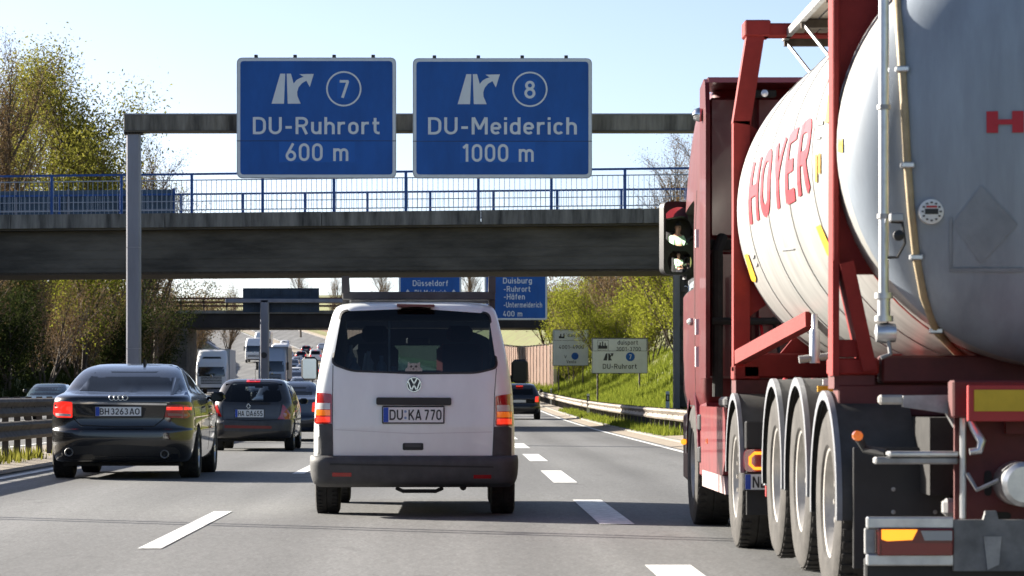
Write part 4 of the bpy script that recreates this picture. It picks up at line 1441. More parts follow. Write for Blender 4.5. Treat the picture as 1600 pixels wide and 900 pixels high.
    MB().box(-.245, -.225, .55, .57, 1.16, 1.80).build("rack_pole", ALU_D, ins)
    MB().bar((-.5, .5, 1.2), (-.45, .5, 1.5), .02, .02).build("stick", BOTTLE, ins)
    for sx_, m in ((-.42, SEAT), (.42, SEATR)):
        MB().box(sx_ - .23, sx_ + .23, 2.5, 2.65, 1.1, 1.62, .06).box(sx_ - .13, sx_ + .13, 2.5, 2.6, 1.64, 1.8, .04).build("seat", m, ins)
    MB().box(-.55, .55, 2.9, 3.0, 1.1, 1.36, .05).build("dashboard", INT, ins)
    MB().box(-.12, .12, 3.0, 3.03, 1.62, 1.69, .02).build("rear_view_mirror", BLACK, ins)
    # tailgate joint lines
    mb = MB()
    L = [zm(133, 338), zm(132, 440), zm(132, 545), zm(134, 680)]; Rr = [zm(711, 350), zm(704, 440), zm(702, 553), zm(696, 690)]
    SE = mat("panel_gap", (.10, .10, .105), .8)
    seam(mb, bvh, Q(L), .007); seam(mb, bvh, Q(Rr), .007); seam(mb, bvh, Q([L[-1], zm(138, 686), Rr[-1]]), .010)
    mb.build("tailgate_gap", SE, t)
    mb = MB(); seam(mb, bvh, Q([zm(140, 566), zm(420, 580), zm(696, 574)]), .006, off=.0015); mb.build("swage_line", mat("crease_shade", (.62, .62, .62), .4), t)  # greyer strip puts the shade along the pressed crease into colour
    # plastic corner panels above the bumper
    for sd, p in ((-1, [(60, 548), (131, 545), (132, 657), (56, 657)]), (1, [(701, 556), (776, 553), (785, 668), (697, 668)])):
        patch(MB(), bvh, QZ(p), 'R', .008, .05, .03).build("corner_panel", GREYPL, t, smooth=50)
    # tail lamps in bands
    for sd, x0, x1, dy in ((-1, 66, 130, 0), (1, 707, 772, 7)):
        lamp = patch(MB(), bvh, round_poly(QZ([(x0, 433 + dy), (x1, 440 + dy), (x1, 546 + dy), (x0, 545 + dy)] if sd < 0 else [(x0, 447), (x1, 438), (x1, 553), (x0, 553)]), .02), 'R', .012, .04, .03).build("tail_lamp", REDL, t, smooth=50)
        for ya, yb, m, nm in ((472, 494, CLEARL, "reversing_lens"), (496, 516, AMBER, "indicator_lens"), (520, 540, REDLIT if 0 else mat("reflector_glow", (.5, .02, .01), .2, coat=1, emit=(1, .05, .02), estr=.25), "reflector")):  # the reflector has a painted glow of its own, though no lamp
            patch(MB(), bvh, QZ([(x0 + 6, ya + dy), (x1 - 6, ya + dy), (x1 - 6, yb + dy), (x0 + 6, yb + dy)]), 'R', .016, .04, .01).build(nm, m, lamp, smooth=50)
    # bumper as its own shell
    bk = [(.27, .16, .62, .88, .16, .2), (.31, .05, .62, .925, .18, .2), (.40, .015, .62, .95, .20, .2), (.50, .0, .62, .955, .20, .2), (.545, .02, .62, .952, .20, .2), (.56, .06, .62, .948, .16, .2)]
    bv, bf = zstack(bk, 0.0, 4, .05)
    bump = MB().add(bv, bf).build("bumper", GREYPL, t, smooth=40)
    carve(bump, [arch_cutter(sd * .5, sd * 1.1, 1.02, .34, .42) for sd in (-1, 1)] , [GREYPL, UNDER])
    bb = bvh_of(bump)
    for p in ((132, 717, 200, 731), (630, 725, 692, 738)):
        patch(MB(), bb, QZ(quad(p[0], p[1], p[2], p[3])), 'R', .004, .04).build("reflector", REDL, bump)
    # step line on the bumper top
    patch(MB(), bb, QZ([(125, 683), (700, 694), (700, 700), (125, 690)]), 'R', .006, .08).build("bumper_step", BLACK, bump)
    # handle strip, latch, emblem, plate, high brake lamp
    yb_ = bvh.ray_cast(Vector((0, -5, Z(627))), Vector((0, 1, 0)))[0].y
    MB().prism(round_poly(QZ([(287, 452), (552, 453), (552, 480), (287, 478)]), .018), 'y', yb_ - .035, yb_ + .03).build("grip_strip", BLACK, t)
    yl = bvh.ray_cast(Vector((0, -5, Z(697))), Vector((0, 1, 0)))[0].y
    la = MB().prism(round_poly(QZ([(380, 613), (453, 613), (453, 638), (380, 638)]), .015), 'y', yl - .006, yl + .03).build("latch", BLACK, t)
    MB().prism(round_poly(QZ([(388, 617), (445, 617), (445, 627), (388, 627)]), .008), 'y', yl - .02, yl).build("latch_grip", GREYPL, la)
    MB().prism(round_poly(QZ([(358, 120), (492, 122), (492, 131), (358, 129)]), .008), 'y', .26, .4).build("high_brake_lamp", mat("lamp_off_red", (.12, .012, .012), .3), t)
    e = zm(420, 407); ec = Vector((X(e[0]), 0, Z(e[1]))); ye = bvh.ray_cast(Vector((ec.x, -5, ec.z)), Vector((0, 1, 0)))[0].y
    em = MB().lathe([(.001, -.006), (.062, -.006), (.066, 0), (.066, .02)], (ec.x, ye, ec.z), 'y', 28).build("emblem", mat("emblem_dark", (.02, .025, .035), .3), t)
    m2 = MB().torus((ec.x, ye - .008, ec.z), .064, .0075, 'y', 32, 6)
    def es(a, b): m2.bar((ec.x + a[0], ye - .010, ec.z + a[1]), (ec.x + b[0], ye - .010, ec.z + b[1]), .011, .008, up=(0, 1, 0))
    es((-.026, .054), (0, .006)); es((.026, .054), (0, .006))
    es((-.054, .030), (-.024, -.052)); es((-.024, -.052), (0, -.004)); es((0, -.004), (.024, -.052)); es((.024, -.052), (.054, .030))
    m2.build("emblem_marks", CHROME, em, smooth=40)
    yp = bvh.ray_cast(Vector((0, -5, Z(648))), Vector((0, 1, 0)))[0].y
    pz = lambda a: X(zm(a, 0)[0])
    pl = plate(t, bvh, pz(312), pz(523), Z(660), Z(636.5), yp - .015, [("DU", pz(334), pz(381)), ("KA", pz(401), pz(446)), ("770", pz(456), pz(517))])
    mb = MB()
    for k in (0, 1): mb.lathe([(.012, 0), (.001, 0)], (pz(390), yp - .034, Z(643 + k * 10)), 'y', 14)
    mb.build("seal", mat("seal_blue", (.2, .3, .5), .5), pl)
    # roof rack
    zr = 2.0
    rk = MB().box(X(531), X(775), .56, .68, 1.995, 2.07, .01).build("roof_rack", GREYPL, t)
    for xx in (X(531) + .03, X(775) - .03):
        MB().bar((xx, .66, 1.90), (xx, .66, 2.05), .05, .06).build("rack_foot", GREYPL, rk)
        MB().prism([(.55, 2.06), (.82, 2.06), (.80, 2.11), (.68, 2.15), (.60, 2.215), (.54, 2.215)], 'x', xx - .034, xx + .034).build("load_stop", GREYPL, rk)
    MB().box(X(531) + .02, X(775) - .02, 2.0, 2.08, 2.005, 2.055, .01).build("rack_bar", GREYPL, rk)
    # mirrors
    for sd, px_ in ((-1, 484), (1, 812)):
        d_ = F / s + 3.2
        mx_ = (px_ - CX) * d_ / F - t.location.x
        zc = CH + (CY - (576 if sd < 0 else 580)) * d_ / F
        mr = MB().box(mx_ - .085, mx_ + .085, 3.15, 3.27, zc - .12, zc + .12, .035).build("wing_mirror", BLACK, t)
        MB().prism(round_poly([(mx_ - .068, zc - .10), (mx_ + .068, zc - .10), (mx_ + .068, zc + .10), (mx_ - .068, zc + .10)], .02), 'y', 3.146, 3.15).build("mirror_glass", CHROME if sd < 0 else GLASS_DK, mr)
        MB().bar((mx_, 3.22, zc - .06), (sd * .85, 3.28, zc - .1), .05, .07).build("mirror_arm", BLACK, mr)
    # underside, tow bar, wheels
    u = MB().box(-.80, .80, .2, 4.6, .30, .52).build("underbody", UNDER, t)
    MB().tube([(-.16, .20, .26), (-.10, .16, .235), (.20, .16, .235), (.26, .20, .26)], .018, 8).build("tow_bar", UNDER, u)
    MB().tube([(-.62, 1.02, .30), (.62, 1.02, .30)], .05, 8).build("axle", UNDER, u)
    MB().tube([(.45, .15, .27), (.42, 1.0, .29)], .03, 8).build("exhaust", UNDER, u)
    for x in (-.82, .82):
        wheel(t, x, 1.02, .335, .225, -1 if x < 0 else 1)
        wheel(t, x, 3.9, .335, .215, -1 if x < 0 else 1)
    return t
make_van()

# ------------------------------------------------------------------ black saloon, left lane
def make_saloon():
    s, cx, gy = 119.0, 190.0, 616 + 1.12 * 119
    t = thing("saloon_car", "black saloon with four-ring badge and plate BH 3263 AO in the left lane", "car", ((cx - CX) / s, F / s, 0))
    X = lambda px: (px - cx) / s
    Z = lambda py: (gy - py) / s
    zm = lambda a, b: (a / 3.2, 540 + b / 3.2)
    QZ = lambda pts: [(X(zm(*p)[0]), Z(zm(*p)[1])) for p in pts]
    keys = [(.20, .30, 4.6, .80, .3, .5), (.235, .10, 4.75, .86, .32, .5), (.36, .03, 4.84, .905, .36, .55), (.52, .0, 4.88, .922, .40, .6), (.63, .005, 4.89, .928, .42, .6), (.668, .045, 4.87, .925, .40, .6), (.80, .065, 4.80, .925, .38, .6),
            (.92, .055, 4.45, .915, .36, .6), (1.00, .045, 3.95, .900, .34, .5), (1.055, .06, 3.55, .880, .33, .45), (1.085, .12, 3.42, .860, .33, .4), (1.11, .30, 3.34, .835, .33, .4), (1.14, .55, 3.25, .80, .3, .4), (1.24, .80, 3.0, .745, .26, .38),
            (1.34, 1.05, 2.76, .690, .24, .36), (1.42, 1.30, 2.54, .635, .24, .36), (1.475, 1.58, 2.36, .575, .26, .36), (1.505, 1.85, 2.2, .49, .26, .3), (1.515, 1.95, 2.1, .38, .2, .2)]
    vs, fs = zstack(keys, .045, 4, .05)
    body = MB().add(vs, fs).build("body", BLACKP, t, smooth=45)
    bvh = bvh_of(body)
    carve(body, [arch_cutter(sd * .55, sd * 1.1, yy, .335, .385) for sd in (-1, 1) for yy in (1.0, 3.84)], [BLACKP, UNDER], 40)
    patch(MB(), bvh, round_poly(QZ([(447, 126), (660, 118), (888, 131), (884, 244), (640, 241), (383, 233)]), .04), 'R', .004, .08).build("rear_window", GLASS_DK, t, smooth=50)
    # flank windows (y, z) and pillars
    for sd, nm in (('S', 1), ('L', -1)):
        patch(MB(), bvh, round_poly([(1.95, 1.10), (2.55, 1.12), (2.5, 1.40), (2.0, 1.42), (1.62, 1.30), (1.30, 1.15)], .04), sd, .004, .08).build("side_window", GLASS_DK, t, smooth=50)
        patch(MB(), bvh, round_poly([(2.60, 1.12), (3.22, 1.10), (2.74, 1.36), (2.56, 1.40)], .04), sd, .004, .08).build("side_window", GLASS_DK, t, smooth=50)
        mb = MB(); seam(mb, bvh, [(1.12, 1.13), (1.55, 1.30), (1.98, 1.45), (2.45, 1.435), (2.80, 1.36)], .022, sd, .006); mb.build("window_trim", ALU_D, t)
        mb = MB(); seam(mb, bvh, [(1.45, 1.06), (1.42, .75), (1.36, .40)], .008, sd); seam(mb, bvh, [(2.57, 1.07), (2.57, .35)], .008, sd); mb.build("door_gap", UNDER, t)
        for yy in (1.75, 2.85):
            x_ = bvh.ray_cast(Vector((nm * 5, yy, .93)), Vector((-nm, 0, 0)))[0].x
            MB().box(x_ - .02, x_ + .02, yy - .11, yy + .11, .915, .945, .012).build("door_handle", BLACKP, t)
    # lamps; the left one is coloured brighter for the sun on it
    for pts, m1 in (([(284, 290), (335, 284), (381, 288), (381, 366), (300, 364), (276, 345)], REDLIT), ([(832, 303), (890, 300), (946, 306), (950, 345), (925, 369), (820, 364)], REDL)):
        lp = patch(MB(), bvh, round_poly(QZ(pts), .02), 'R', .010, .05, .03).build("tail_lamp", m1, t, smooth=50)
        x0, x1 = min(p[0] for p in pts), max(p[0] for p in pts)
        patch(MB(), bvh, QZ([(x0 + 16, 343), (x1 - 8, 347), (x1 - 8, 359), (x0 + 18, 356)]), 'R', .013, .05).build("clear_lens", CLEARL if m1 is REDLIT else mat("lens_shaded", (.25, .10, .09), .2, coat=1), lp)  # right lens tinted darker to paint in shade, left kept pale as sunlit
        patch(MB(), bvh, QZ([(x0 + 10, 312), (x1 - 8, 312), (x1 - 8, 328), (x0 + 10, 328)]), 'R', .013, .05).build("lamp_band", REDLIT, lp)
    patch(MB(), bvh, QZ([(374, 285), (600, 291), (832, 295), (832, 304), (600, 301), (374, 296)]), 'R', .010, .1).build("chrome_strip", CHROME, t)
    mb = MB()
    zc = Z(zm(0, 267)[1])
    for k in range(4):
        xx = X(zm(569 + k * 21.5, 0)[0]); ye = bvh.ray_cast(Vector((xx, -5, zc)), Vector((0, 1, 0)))[0].y
        mb.torus((xx, ye - .010 - .002 * (k % 2), zc), .032, .0065, 'y', 24, 6)
    mb.build("ring_badge", CHROME, t, smooth=40)
    # boot lid joints, plate niche
    mb = MB()
    seam(mb, bvh, QZ([(372, 238), (374, 300), (386, 370), (420, 402), (600, 410), (770, 408), (815, 372), (836, 303)]), .012)
    mb.build("boot_gap", UNDER, t)
    yp = bvh.ray_cast(Vector((0, -5, Z(645))), Vector((0, 1, 0)))[0].y
    pz = lambda a: X(zm(a, 0)[0])
    patch(MB(), bvh, round_poly(QZ([(478, 312), (735, 318), (720, 366), (488, 360)]), .02), 'R', .003, .06).build("plate_niche", BLACK, t)
    plate(t, bvh, pz(493), pz(711), Z(651.5), Z(637.5), yp - .012, [("BH", pz(513), pz(558)), ("3263", pz(566), pz(648)), ("AO", pz(656), pz(703))])
    # diffuser and tailpipes
    patch(MB(), bvh, round_poly(QZ([(335, 508), (600, 498), (880, 512), (900, 560), (860, 580), (350, 572), (320, 545)]), .05), 'R', .004, .07).build("diffuser", BLACK, t, smooth=50)
    for a, b in ((366, 535), (822, 545)):
        q = zm(a, b)
        MB().lathe([(.052, .14), (.056, -.02), (.050, -.035), (.040, -.02), (.038, .1), (.001, .1)], (X(q[0]), .05, Z(q[1])), 'y', 18).build("tailpipe", ALU_D, t, smooth=40)
    # aerial fin, mirrors, underbody, wheels
    MB().prism([(1.82, 1.50), (2.0, 1.51), (1.86, 1.575), (1.81, 1.575)], 'x', .12, .15).build("aerial_fin", BLACK, t)
    for sd in (-1, 1):
        mr = MB().box(sd * .90, sd * 1.10, 2.98, 3.10, 1.00, 1.14, .045).build("wing_mirror", BLACKP, t)
        MB().box(sd * .92, sd * 1.08, 2.972, 2.982, 1.02, 1.12).build("mirror_glass", GLASS_DK, mr)
        MB().bar((sd * .93, 3.05, 1.05), (sd * .80, 3.1, 1.07), .05, .04).build("mirror_arm", BLACKP, mr)
    MB().box(-.74, .74, .3, 4.5, .17, .3).build("underbody", UNDER, t)
    for x in (-.80, .80):
        wheel(t, x, 1.0, .335, .255, -1 if x < 0 else 1)
        wheel(t, x * .99, 3.84, .335, .245, -1 if x < 0 else 1)
    return t
sal = make_saloon()
sal.scale = (1.05, 1.0, 1.015)
sal.location.x -= .03

# ------------------------------------------------------------------ dark grey hatchback ahead of it
def make_hatch():
    s, cx, gy = 79.3, 394.0, 616 + 1.12 * 79.3
    t = thing("hatchback_car", "dark grey hatchback with plate HA DA 655 and red roof lamp in the left lane", "car", ((cx - CX) / s, F / s, 0))
    X = lambda px: (px - cx) / s
    Z = lambda py: (gy - py) / s
    zm = lambda a, b: (a / 3.2, 540 + b / 3.2)
    QZ = lambda pts: [(X(zm(*p)[0]), Z(zm(*p)[1])) for p in pts]
    keys = [(.23, .22, 3.6, .72, .25, .4), (.27, .06, 3.7, .77, .28, .5), (.42, .01, 3.76, .805, .30, .5), (.56, .0, 3.78, .815, .32, .5), (.60, .04, 3.77, .815, .30, .5), (.78, .07, 3.65, .81, .28, .5), (.92, .10, 3.3, .795, .27, .45),
            (1.0, .15, 3.05, .775, .25, .4), (1.12, .26, 2.8, .735, .24, .36), (1.26, .40, 2.52, .675, .23, .34), (1.35, .52, 2.3, .62, .23, .34), (1.40, .65, 2.12, .55, .25, .34), (1.425, .85, 1.95, .44, .25, .3), (1.43, 1.0, 1.8, .34, .2, .2)]
    vs, fs = zstack(keys, .05, 4, .045)
    body = MB().add(vs, fs).build("body", GREYP, t, smooth=45)
    bvh = bvh_of(body)
    win = round_poly(QZ([(1150, 184), (1260, 178), (1382, 186), (1408, 268), (1395, 282), (1250, 286), (1115, 280), (1108, 268)]), .05)
    INT = mat("car_interior", (.03, .03, .032), .85)
    cuts = [arch_cutter(sd * .5, sd * 1.0, yy, .30, .335) for sd in (-1, 1) for yy in (.72, 3.15)]
    cuts += [MB().prism(win, 'y', -.2, .7), MB().box(-.56, .56, .5, 2.3, .95, 1.33), MB().prism([(-.52, 1.0), (.52, 1.0), (.45, 1.28), (-.45, 1.28)], 'y', 2.2, 4.0)]
    carve(body, cuts, [GREYP, INT], 40)
    patch(MB(), bvh, win, 'R', -.004, .08, .006).build("rear_window", GLASS_T, t, smooth=50)
    ins = MB().box(-.55, .55, .5, 2.3, .9, .97).build("cabin_floor", INT, t)
    for xx in (-.33, .33):
        MB().box(xx - .2, xx + .2, 1.35, 1.5, .9, 1.2, .05).box(xx - .1, xx + .1, 1.36, 1.46, 1.2, 1.31, .03).build("seat", SEAT, ins)
    MB().box(-.08, .08, 2.0, 2.03, 1.25, 1.3, .01).build("rear_view_mirror", BLACK, ins)
    for sd, nm in (('S', 1), ('L', -1)):
        patch(MB(), bvh, round_poly([(.62, 1.0), (1.35, .99), (1.33, 1.30), (.85, 1.31)], .04), sd, .004, .08).build("side_window", GLASS_DK, t, smooth=50)
        patch(MB(), bvh, round_poly([(1.42, .99), (2.65, .96), (2.25, 1.26), (1.42, 1.31)], .04), sd, .004, .08).build("side_window", GLASS_DK, t, smooth=50)
        mb = MB(); seam(mb, bvh, [(1.38, .98), (1.38, .35)], .008, sd); seam(mb, bvh, [(.5, .62), (3.0, .62)], .03, sd, .008); mb.build("side_moulding", BLACK, t)
    for pts in ([(1068, 290), (1078, 284), (1090, 318), (1108, 358), (1066, 345)], [(1412, 292), (1435, 318), (1451, 344), (1449, 369), (1386, 368), (1402, 345)]):
        lp = patch(MB(), bvh, round_poly(QZ(pts), .02), 'R', .010, .05, .03).build("tail_lamp", REDL, t, smooth=50)
        cxm = sum(p[0] for p in pts) / len(pts); q = zm(cxm, 346)
        ye = bvh.ray_cast(Vector((X(q[0]), -5, Z(q[1]))), Vector((0, 1, 0)))[0].y
        MB().lathe([(.04, -.016), (.001, -.022)], (X(q[0]), ye, Z(q[1])), 'y', 14).build("reversing_lens", mat("lens_pink", (.6, .3, .28), .2, coat=1), lp)
    patch(MB(), bvh, QZ([(1222, 170), (1292, 170), (1292, 180), (1222, 180)]), 'R', .012, .06).build("high_brake_lamp", REDLIT, t)
    patch(MB(), bvh, round_poly(QZ([(1113, 372), (1250, 378), (1455, 372), (1452, 425), (1250, 432), (1116, 426)]), .03), 'R', .012, .07, .03).build("bumper_pad", GREYPL, t, smooth=50)
    patch(MB(), bvh, QZ([(1122, 398), (1358, 402), (1358, 416), (1122, 412)]), 'R', .020, .08).build("reflector_strip", mat("reflector_dull", (.22, .03, .025), .3), t)
    yp = bvh.ray_cast(Vector((0, -5, Z(645))), Vector((0, 1, 0)))[0].y
    pz = lambda a: X(zm(a, 0)[0])
    plate(t, bvh, pz(1175), pz(1318), Z(652), Z(640), yp - .012, [("HA", pz(1190), pz(1220)), ("DA", pz(1232), pz(1264)), ("655", pz(1268), pz(1312))])
    q = zm(1241, 303); ye = bvh.ray_cast(Vector((X(q[0]), -5, Z(q[1]))), Vector((0, 1, 0)))[0].y
    c = (X(q[0]), Z(q[1]))
    mb = MB()
    dm = [(0, .055), (.038, 0), (0, -.055), (-.038, 0)]
    for i in range(4):
        a, b = dm[i], dm[(i + 1) % 4]
        mb.bar((c[0] + a[0], ye - .01, c[1] + a[1]), (c[0] + b[0], ye - .01, c[1] + b[1]), .016, .012, up=(0, 1, 0))
    mb.build("diamond_badge", CHROME, t)
    mb = MB(); mb.tube([(X(zm(1235, 0)[0]), .06, Z(zm(0, 283)[1])), (X(zm(1350, 0)[0]), .085, Z(zm(0, 287)[1]))], .012, 6); mb.build("wiper", BLACK, t)
    MB().tube([(0, 1.0, 1.42), (0, .9, 1.62)], .006, 5).build("aerial", BLACK, t)
    mb = MB(); seam(mb, bvh, QZ([(1110, 285), (1112, 368), (1250, 374), (1392, 370), (1408, 290)]), .010); mb.build("tailgate_gap", UNDER, t)
    for sd in (-1, 1):
        mr = MB().box(sd * .80, sd * .98, 2.45, 2.56, .92, 1.04, .04).build("wing_mirror", GREYP, t)
        MB().box(sd * .82, sd * .96, 2.443, 2.452, .94, 1.02).build("mirror_glass", GLASS_DK, mr)
    MB().box(-.64, .64, .25, 3.5, .19, .32).build("underbody", UNDER, t)
    for x in (-.70, .70):
        wheel(t, x, .72, .295, .19, -1 if x < 0 else 1)
        wheel(t, x, 3.15, .295, .19, -1 if x < 0 else 1)
make_hatch()

# ------------------------------------------------------------------ smaller traffic: one builder, several body types
TYPES = {
 'hatch': ([(.22, .2, 3.9, .74, .25, .4), (.27, .05, 4.0, .80, .28, .5), (.55, .0, 4.08, .87, .32, .5), (.62, .04, 4.06, .87, .3, .5), (.85, .07, 3.7, .86, .28, .5), (.98, .12, 3.2, .84, .26, .4), (1.15, .26, 2.85, .78, .24, .36), (1.34, .45, 2.4, .68, .23, .34), (1.44, .62, 2.1, .60, .25, .34), (1.48, .9, 1.8, .44, .2, .2)],
           [(-.56, 1.02), (.56, 1.02), (.52, 1.32), (-.52, 1.32)], [(-.68, 1.0), (.68, 1.0), (.56, 1.36), (-.56, 1.36)], .72, .95, (.75, 3.2), .31),
 'sedan': ([(.22, .2, 4.4, .76, .25, .4), (.27, .05, 4.55, .82, .28, .5), (.55, .0, 4.6, .89, .34, .5), (.62, .04, 4.58, .89, .32, .5), (.85, .06, 4.2, .88, .3, .5), (.98, .08, 3.5, .86, .3, .4), (1.04, .3, 3.25, .82, .3, .4), (1.08, .55, 3.15, .78, .28, .36), (1.3, 1.0, 2.6, .68, .24, .34), (1.41, 1.35, 2.25, .58, .25, .3), (1.44, 1.6, 2.0, .42, .2, .2)],
           [(-.62, 1.10), (.62, 1.10), (.52, 1.34), (-.52, 1.34)], [(-.68, 1.06), (.68, 1.06), (.56, 1.34), (-.56, 1.34)], .70, .93, (.95, 3.6), .32),
 'suv': ([(.28, .2, 4.3, .80, .22, .4), (.35, .05, 4.45, .87, .26, .5), (.62, .0, 4.5, .92, .3, .5), (.70, .04, 4.48, .92, .28, .5), (1.0, .07, 4.1, .91, .26, .5), (1.12, .12, 3.5, .89, .26, .4), (1.3, .22, 3.1, .83, .24, .36), (1.55, .42, 2.6, .73, .23, .34), (1.66, .6, 2.3, .66, .25, .34), (1.70, .9, 2.0, .5, .2, .2)],
         [(-.62, 1.18), (.62, 1.18), (.56, 1.52), (-.56, 1.52)], [(-.70, 1.16), (.70, 1.16), (.60, 1.54), (-.60, 1.54)], .82, 1.08, (.9, 3.5), .36),
 'van': ([(.25, .15, 4.7, .86, .16, .4), (.35, .03, 4.85, .93, .18, .5), (.6, .0, 4.9, .95, .18, .5), (1.0, .02, 4.8, .95, .16, .5), (1.2, .03, 4.4, .93, .16, .5), (1.5, .08, 3.9, .87, .18, .4), (1.85, .18, 3.4, .79, .2, .4), (1.95, .3, 3.1, .7, .22, .4), (1.99, .5, 2.8, .5, .25, .3)],
         [(-.66, 1.22), (.66, 1.22), (.62, 1.75), (-.62, 1.75)], [(-.74, 1.22), (.74, 1.22), (.64, 1.74), (-.64, 1.74)], .9, 1.2, (1.0, 3.9), .33),
}
TCACHE = {}
def small_car(kind, paint, label, px, d, oncoming=False, lit=False, name="car", group=None, lights=False, cat="car", plate_txt=None):
    keys, rwin, fwin, lz0, lz1, ax, wr = TYPES[kind]
    xx = (px - CX) * d / F
    z = road_z(d) + .0
    t = thing(name, label, cat, (xx, d, z), math.pi if oncoming else 0, group)
    key = kind
    if key not in TCACHE:
        vs, fs = zstack(keys, .05, 3, .045)
        body = MB().add(vs, fs).build("body", None, None, smooth=45)
        bvh = bvh_of(body)
        carve(body, [arch_cutter(sd * .55, sd * 1.1, yy, wr, wr + .05) for sd in (-1, 1) for yy in ax], [BLACKP, UNDER], 40)
        me = {}
        me['body'] = body.data
        def pm(nm, poly, side, off, st=.12):
            o = patch(MB(), bvh, poly, side, off, st).build(nm, None, None, smooth=50); me[nm] = o.data; bpy.data.objects.remove(o)
        pm('rear_window', round_poly(rwin, .05), 'R', .005); pm('windscreen', round_poly(fwin, .05), 'F', .005)
        zb = keys[-4][0]; zr_ = keys[-2][0]
        y0 = keys[-4][1] + .35; y1 = keys[-4][2] - .15
        swp = round_poly([(y0, zb), (y1, zb - .03), (y1 - .5, zr_ - .1), (y0 + .35, zr_ - .08)], .05)
        pm('side_window_l', swp, 'L', .005); pm('side_window_r', swp, 'S', .005)
        w_ = .86
        pm('lamp_l', round_poly([(-w_, lz0), (-w_ + .24, lz0), (-w_ + .22, lz1), (-w_ + .03, lz1)], .03), 'R', .012, .06)
        pm('lamp_r', round_poly([(w_, lz0), (w_ - .24, lz0), (w_ - .22, lz1), (w_ - .03, lz1)], .03), 'R', .012, .06)
        pm('head_l', round_poly([(-w_ + .02, lz0 - .12), (-w_ + .36, lz0 - .12), (-w_ + .32, lz0 + .06), (-w_ + .06, lz0 + .08)], .04), 'F', .012, .06)
        pm('head_r', round_poly([(w_ - .02, lz0 - .12), (w_ - .36, lz0 - .12), (w_ - .32, lz0 + .06), (w_ - .06, lz0 + .08)], .04), 'F', .012, .06)
        pm('grille', round_poly([(-.42, lz0 - .22), (.42, lz0 - .22), (.40, lz0 + .02), (-.40, lz0 + .02)], .03), 'F', .01, .1)
        pm('lower_grille', round_poly([(-.6, .32), (.6, .32), (.55, .44), (-.55, .44)], .03), 'F', .01, .1)
        pm('bumper_pad', [(-.7, .34), (.7, .34), (.7, .42), (-.7, .42)], 'R', .01, .12)
        TCACHE[key] = me
        bpy.data.objects.remove(body)
    me = TCACHE[key]
    b = inst(me['body'].copy(), "body", (0, 0, 0), t)
    b.data.materials.clear(); b.data.materials.append(paint); b.data.materials.append(UNDER)
    def add(src, nm, m):
        o = inst(me[src], nm, (0, 0, 0), t)
        if len(o.data.materials) == 0: o.data.materials.append(m)
        o.material_slots[0].link = 'OBJECT'; o.material_slots[0].material = m
    add('windscreen', "windscreen", GLASS_BL); add('side_window_l', "side_window", GLASS_DK); add('side_window_r', "side_window", GLASS_DK)
    add('rear_window', "rear_window", GLASS_DK)
    if oncoming:
        add('head_l', "headlight", CLEARL); add('head_r', "headlight", CLEARL); add('grille', "grille", BLACK); add('lower_grille', "grille", BLACK)
        MB().box(-.26, .26, keys[3][2] - .02, keys[3][2] + .03, .47, .58).build("number_plate", PLATEW, t)
    else:
        add('lamp_l', "tail_lamp", REDLIT if lit else REDL); add('lamp_r', "tail_lamp", REDLIT if lit else REDL); add('bumper_pad', "bumper_pad", BLACK)
        MB().box(-.26, .26, keys[4][1] - .03, keys[4][1] + .02, .70 if kind != 'van' else .8, .81 if kind != 'van' else .91).build("number_plate", PLATEW, t)
        if kind in ('hatch', 'suv', 'van'):
            MB().box(-.14, .14, keys[-3][1] - .06, keys[-3][1] + .03, keys[-3][0] + .02, keys[-3][0] + .05).build("high_brake_lamp", REDLIT if lit else REDL, t)
    for sd in (-1, 1):
        MB().box(sd * .86, sd * 1.02, keys[-4][2] - .45, keys[-4][2] - .33, keys[-4][0] - .05, keys[-4][0] + .10, .04).build("wing_mirror", BLACK, t)
    for x in (-.76, .76):
        for yy in ax: wheel(t, x, yy, wr, .2, -1 if x < 0 else 1)
    return t
small_car('sedan', NAVYP, "dark blue saloon with lit tail lamp partly hidden behind the grey hatchback", 446, 71.5, lit=True)
small_car('hatch', BLACKP, "black hatchback with lit tail lamps in the right lane beyond the van", 812, 123, lit=True)
small_car('suv', BLACKP, "black off-roader seen small in the jam left of the van mirror", 520, 165, lit=True)
small_car('hatch', TEALP, "dark teal car behind the median rail left of the black saloon, roof only", 88, 124, oncoming=True)
small_car('sedan', WHITE2, "white oncoming car just left of the van's wing mirror", 472, 232, oncoming=True, group="oncoming cars in the distance")
small_car('sedan', SILVERP, "silver oncoming car behind the roof of the grey hatchback", 412, 205, oncoming=True, group="oncoming cars in the distance")
small_car('hatch', NAVYP, "dark oncoming car between the silver-cab lorry and the van", 466, 285, oncoming=True, group="oncoming cars in the distance")
small_car('sedan', WHITE2, "small white oncoming car farther up, above the dark one", 464, 320, oncoming=True, group="oncoming cars in the distance")
small_car('suv', BLACKP, "dark oncoming off-roader under the far bridge, highest in the column", 458, 372, oncoming=True, group="oncoming cars in the distance")
small_car('suv', BLUECARP, "dark blue car in the far jam just left of the white van body", 487, 330, lit=True, group="cars in the far jam")
small_car('hatch', BLACKP, "tiny black car left of the distant white van under the far bridge", 470, 455, lit=True, group="cars in the far jam")
small_car('hatch', GREYP, "tiny grey car just beneath the far bridge girder", 478, 500, lit=True, group="cars in the far jam")
small_car('suv', BLACKP, "dark oncoming off-roader in the middle oncoming lane above the grey lorry", 428, 352, oncoming=True, group="oncoming cars in the distance")
small_car('van', WHITE2, "white oncoming van following the dark off-roader toward the gantry post", 422, 392, oncoming=True, name="delivery_van", cat="van")
small_car('hatch', SILVERP, "tiny silver oncoming hatchback in the fast lane under the far bridge", 466, 408, oncoming=True, group="oncoming cars in the distance")
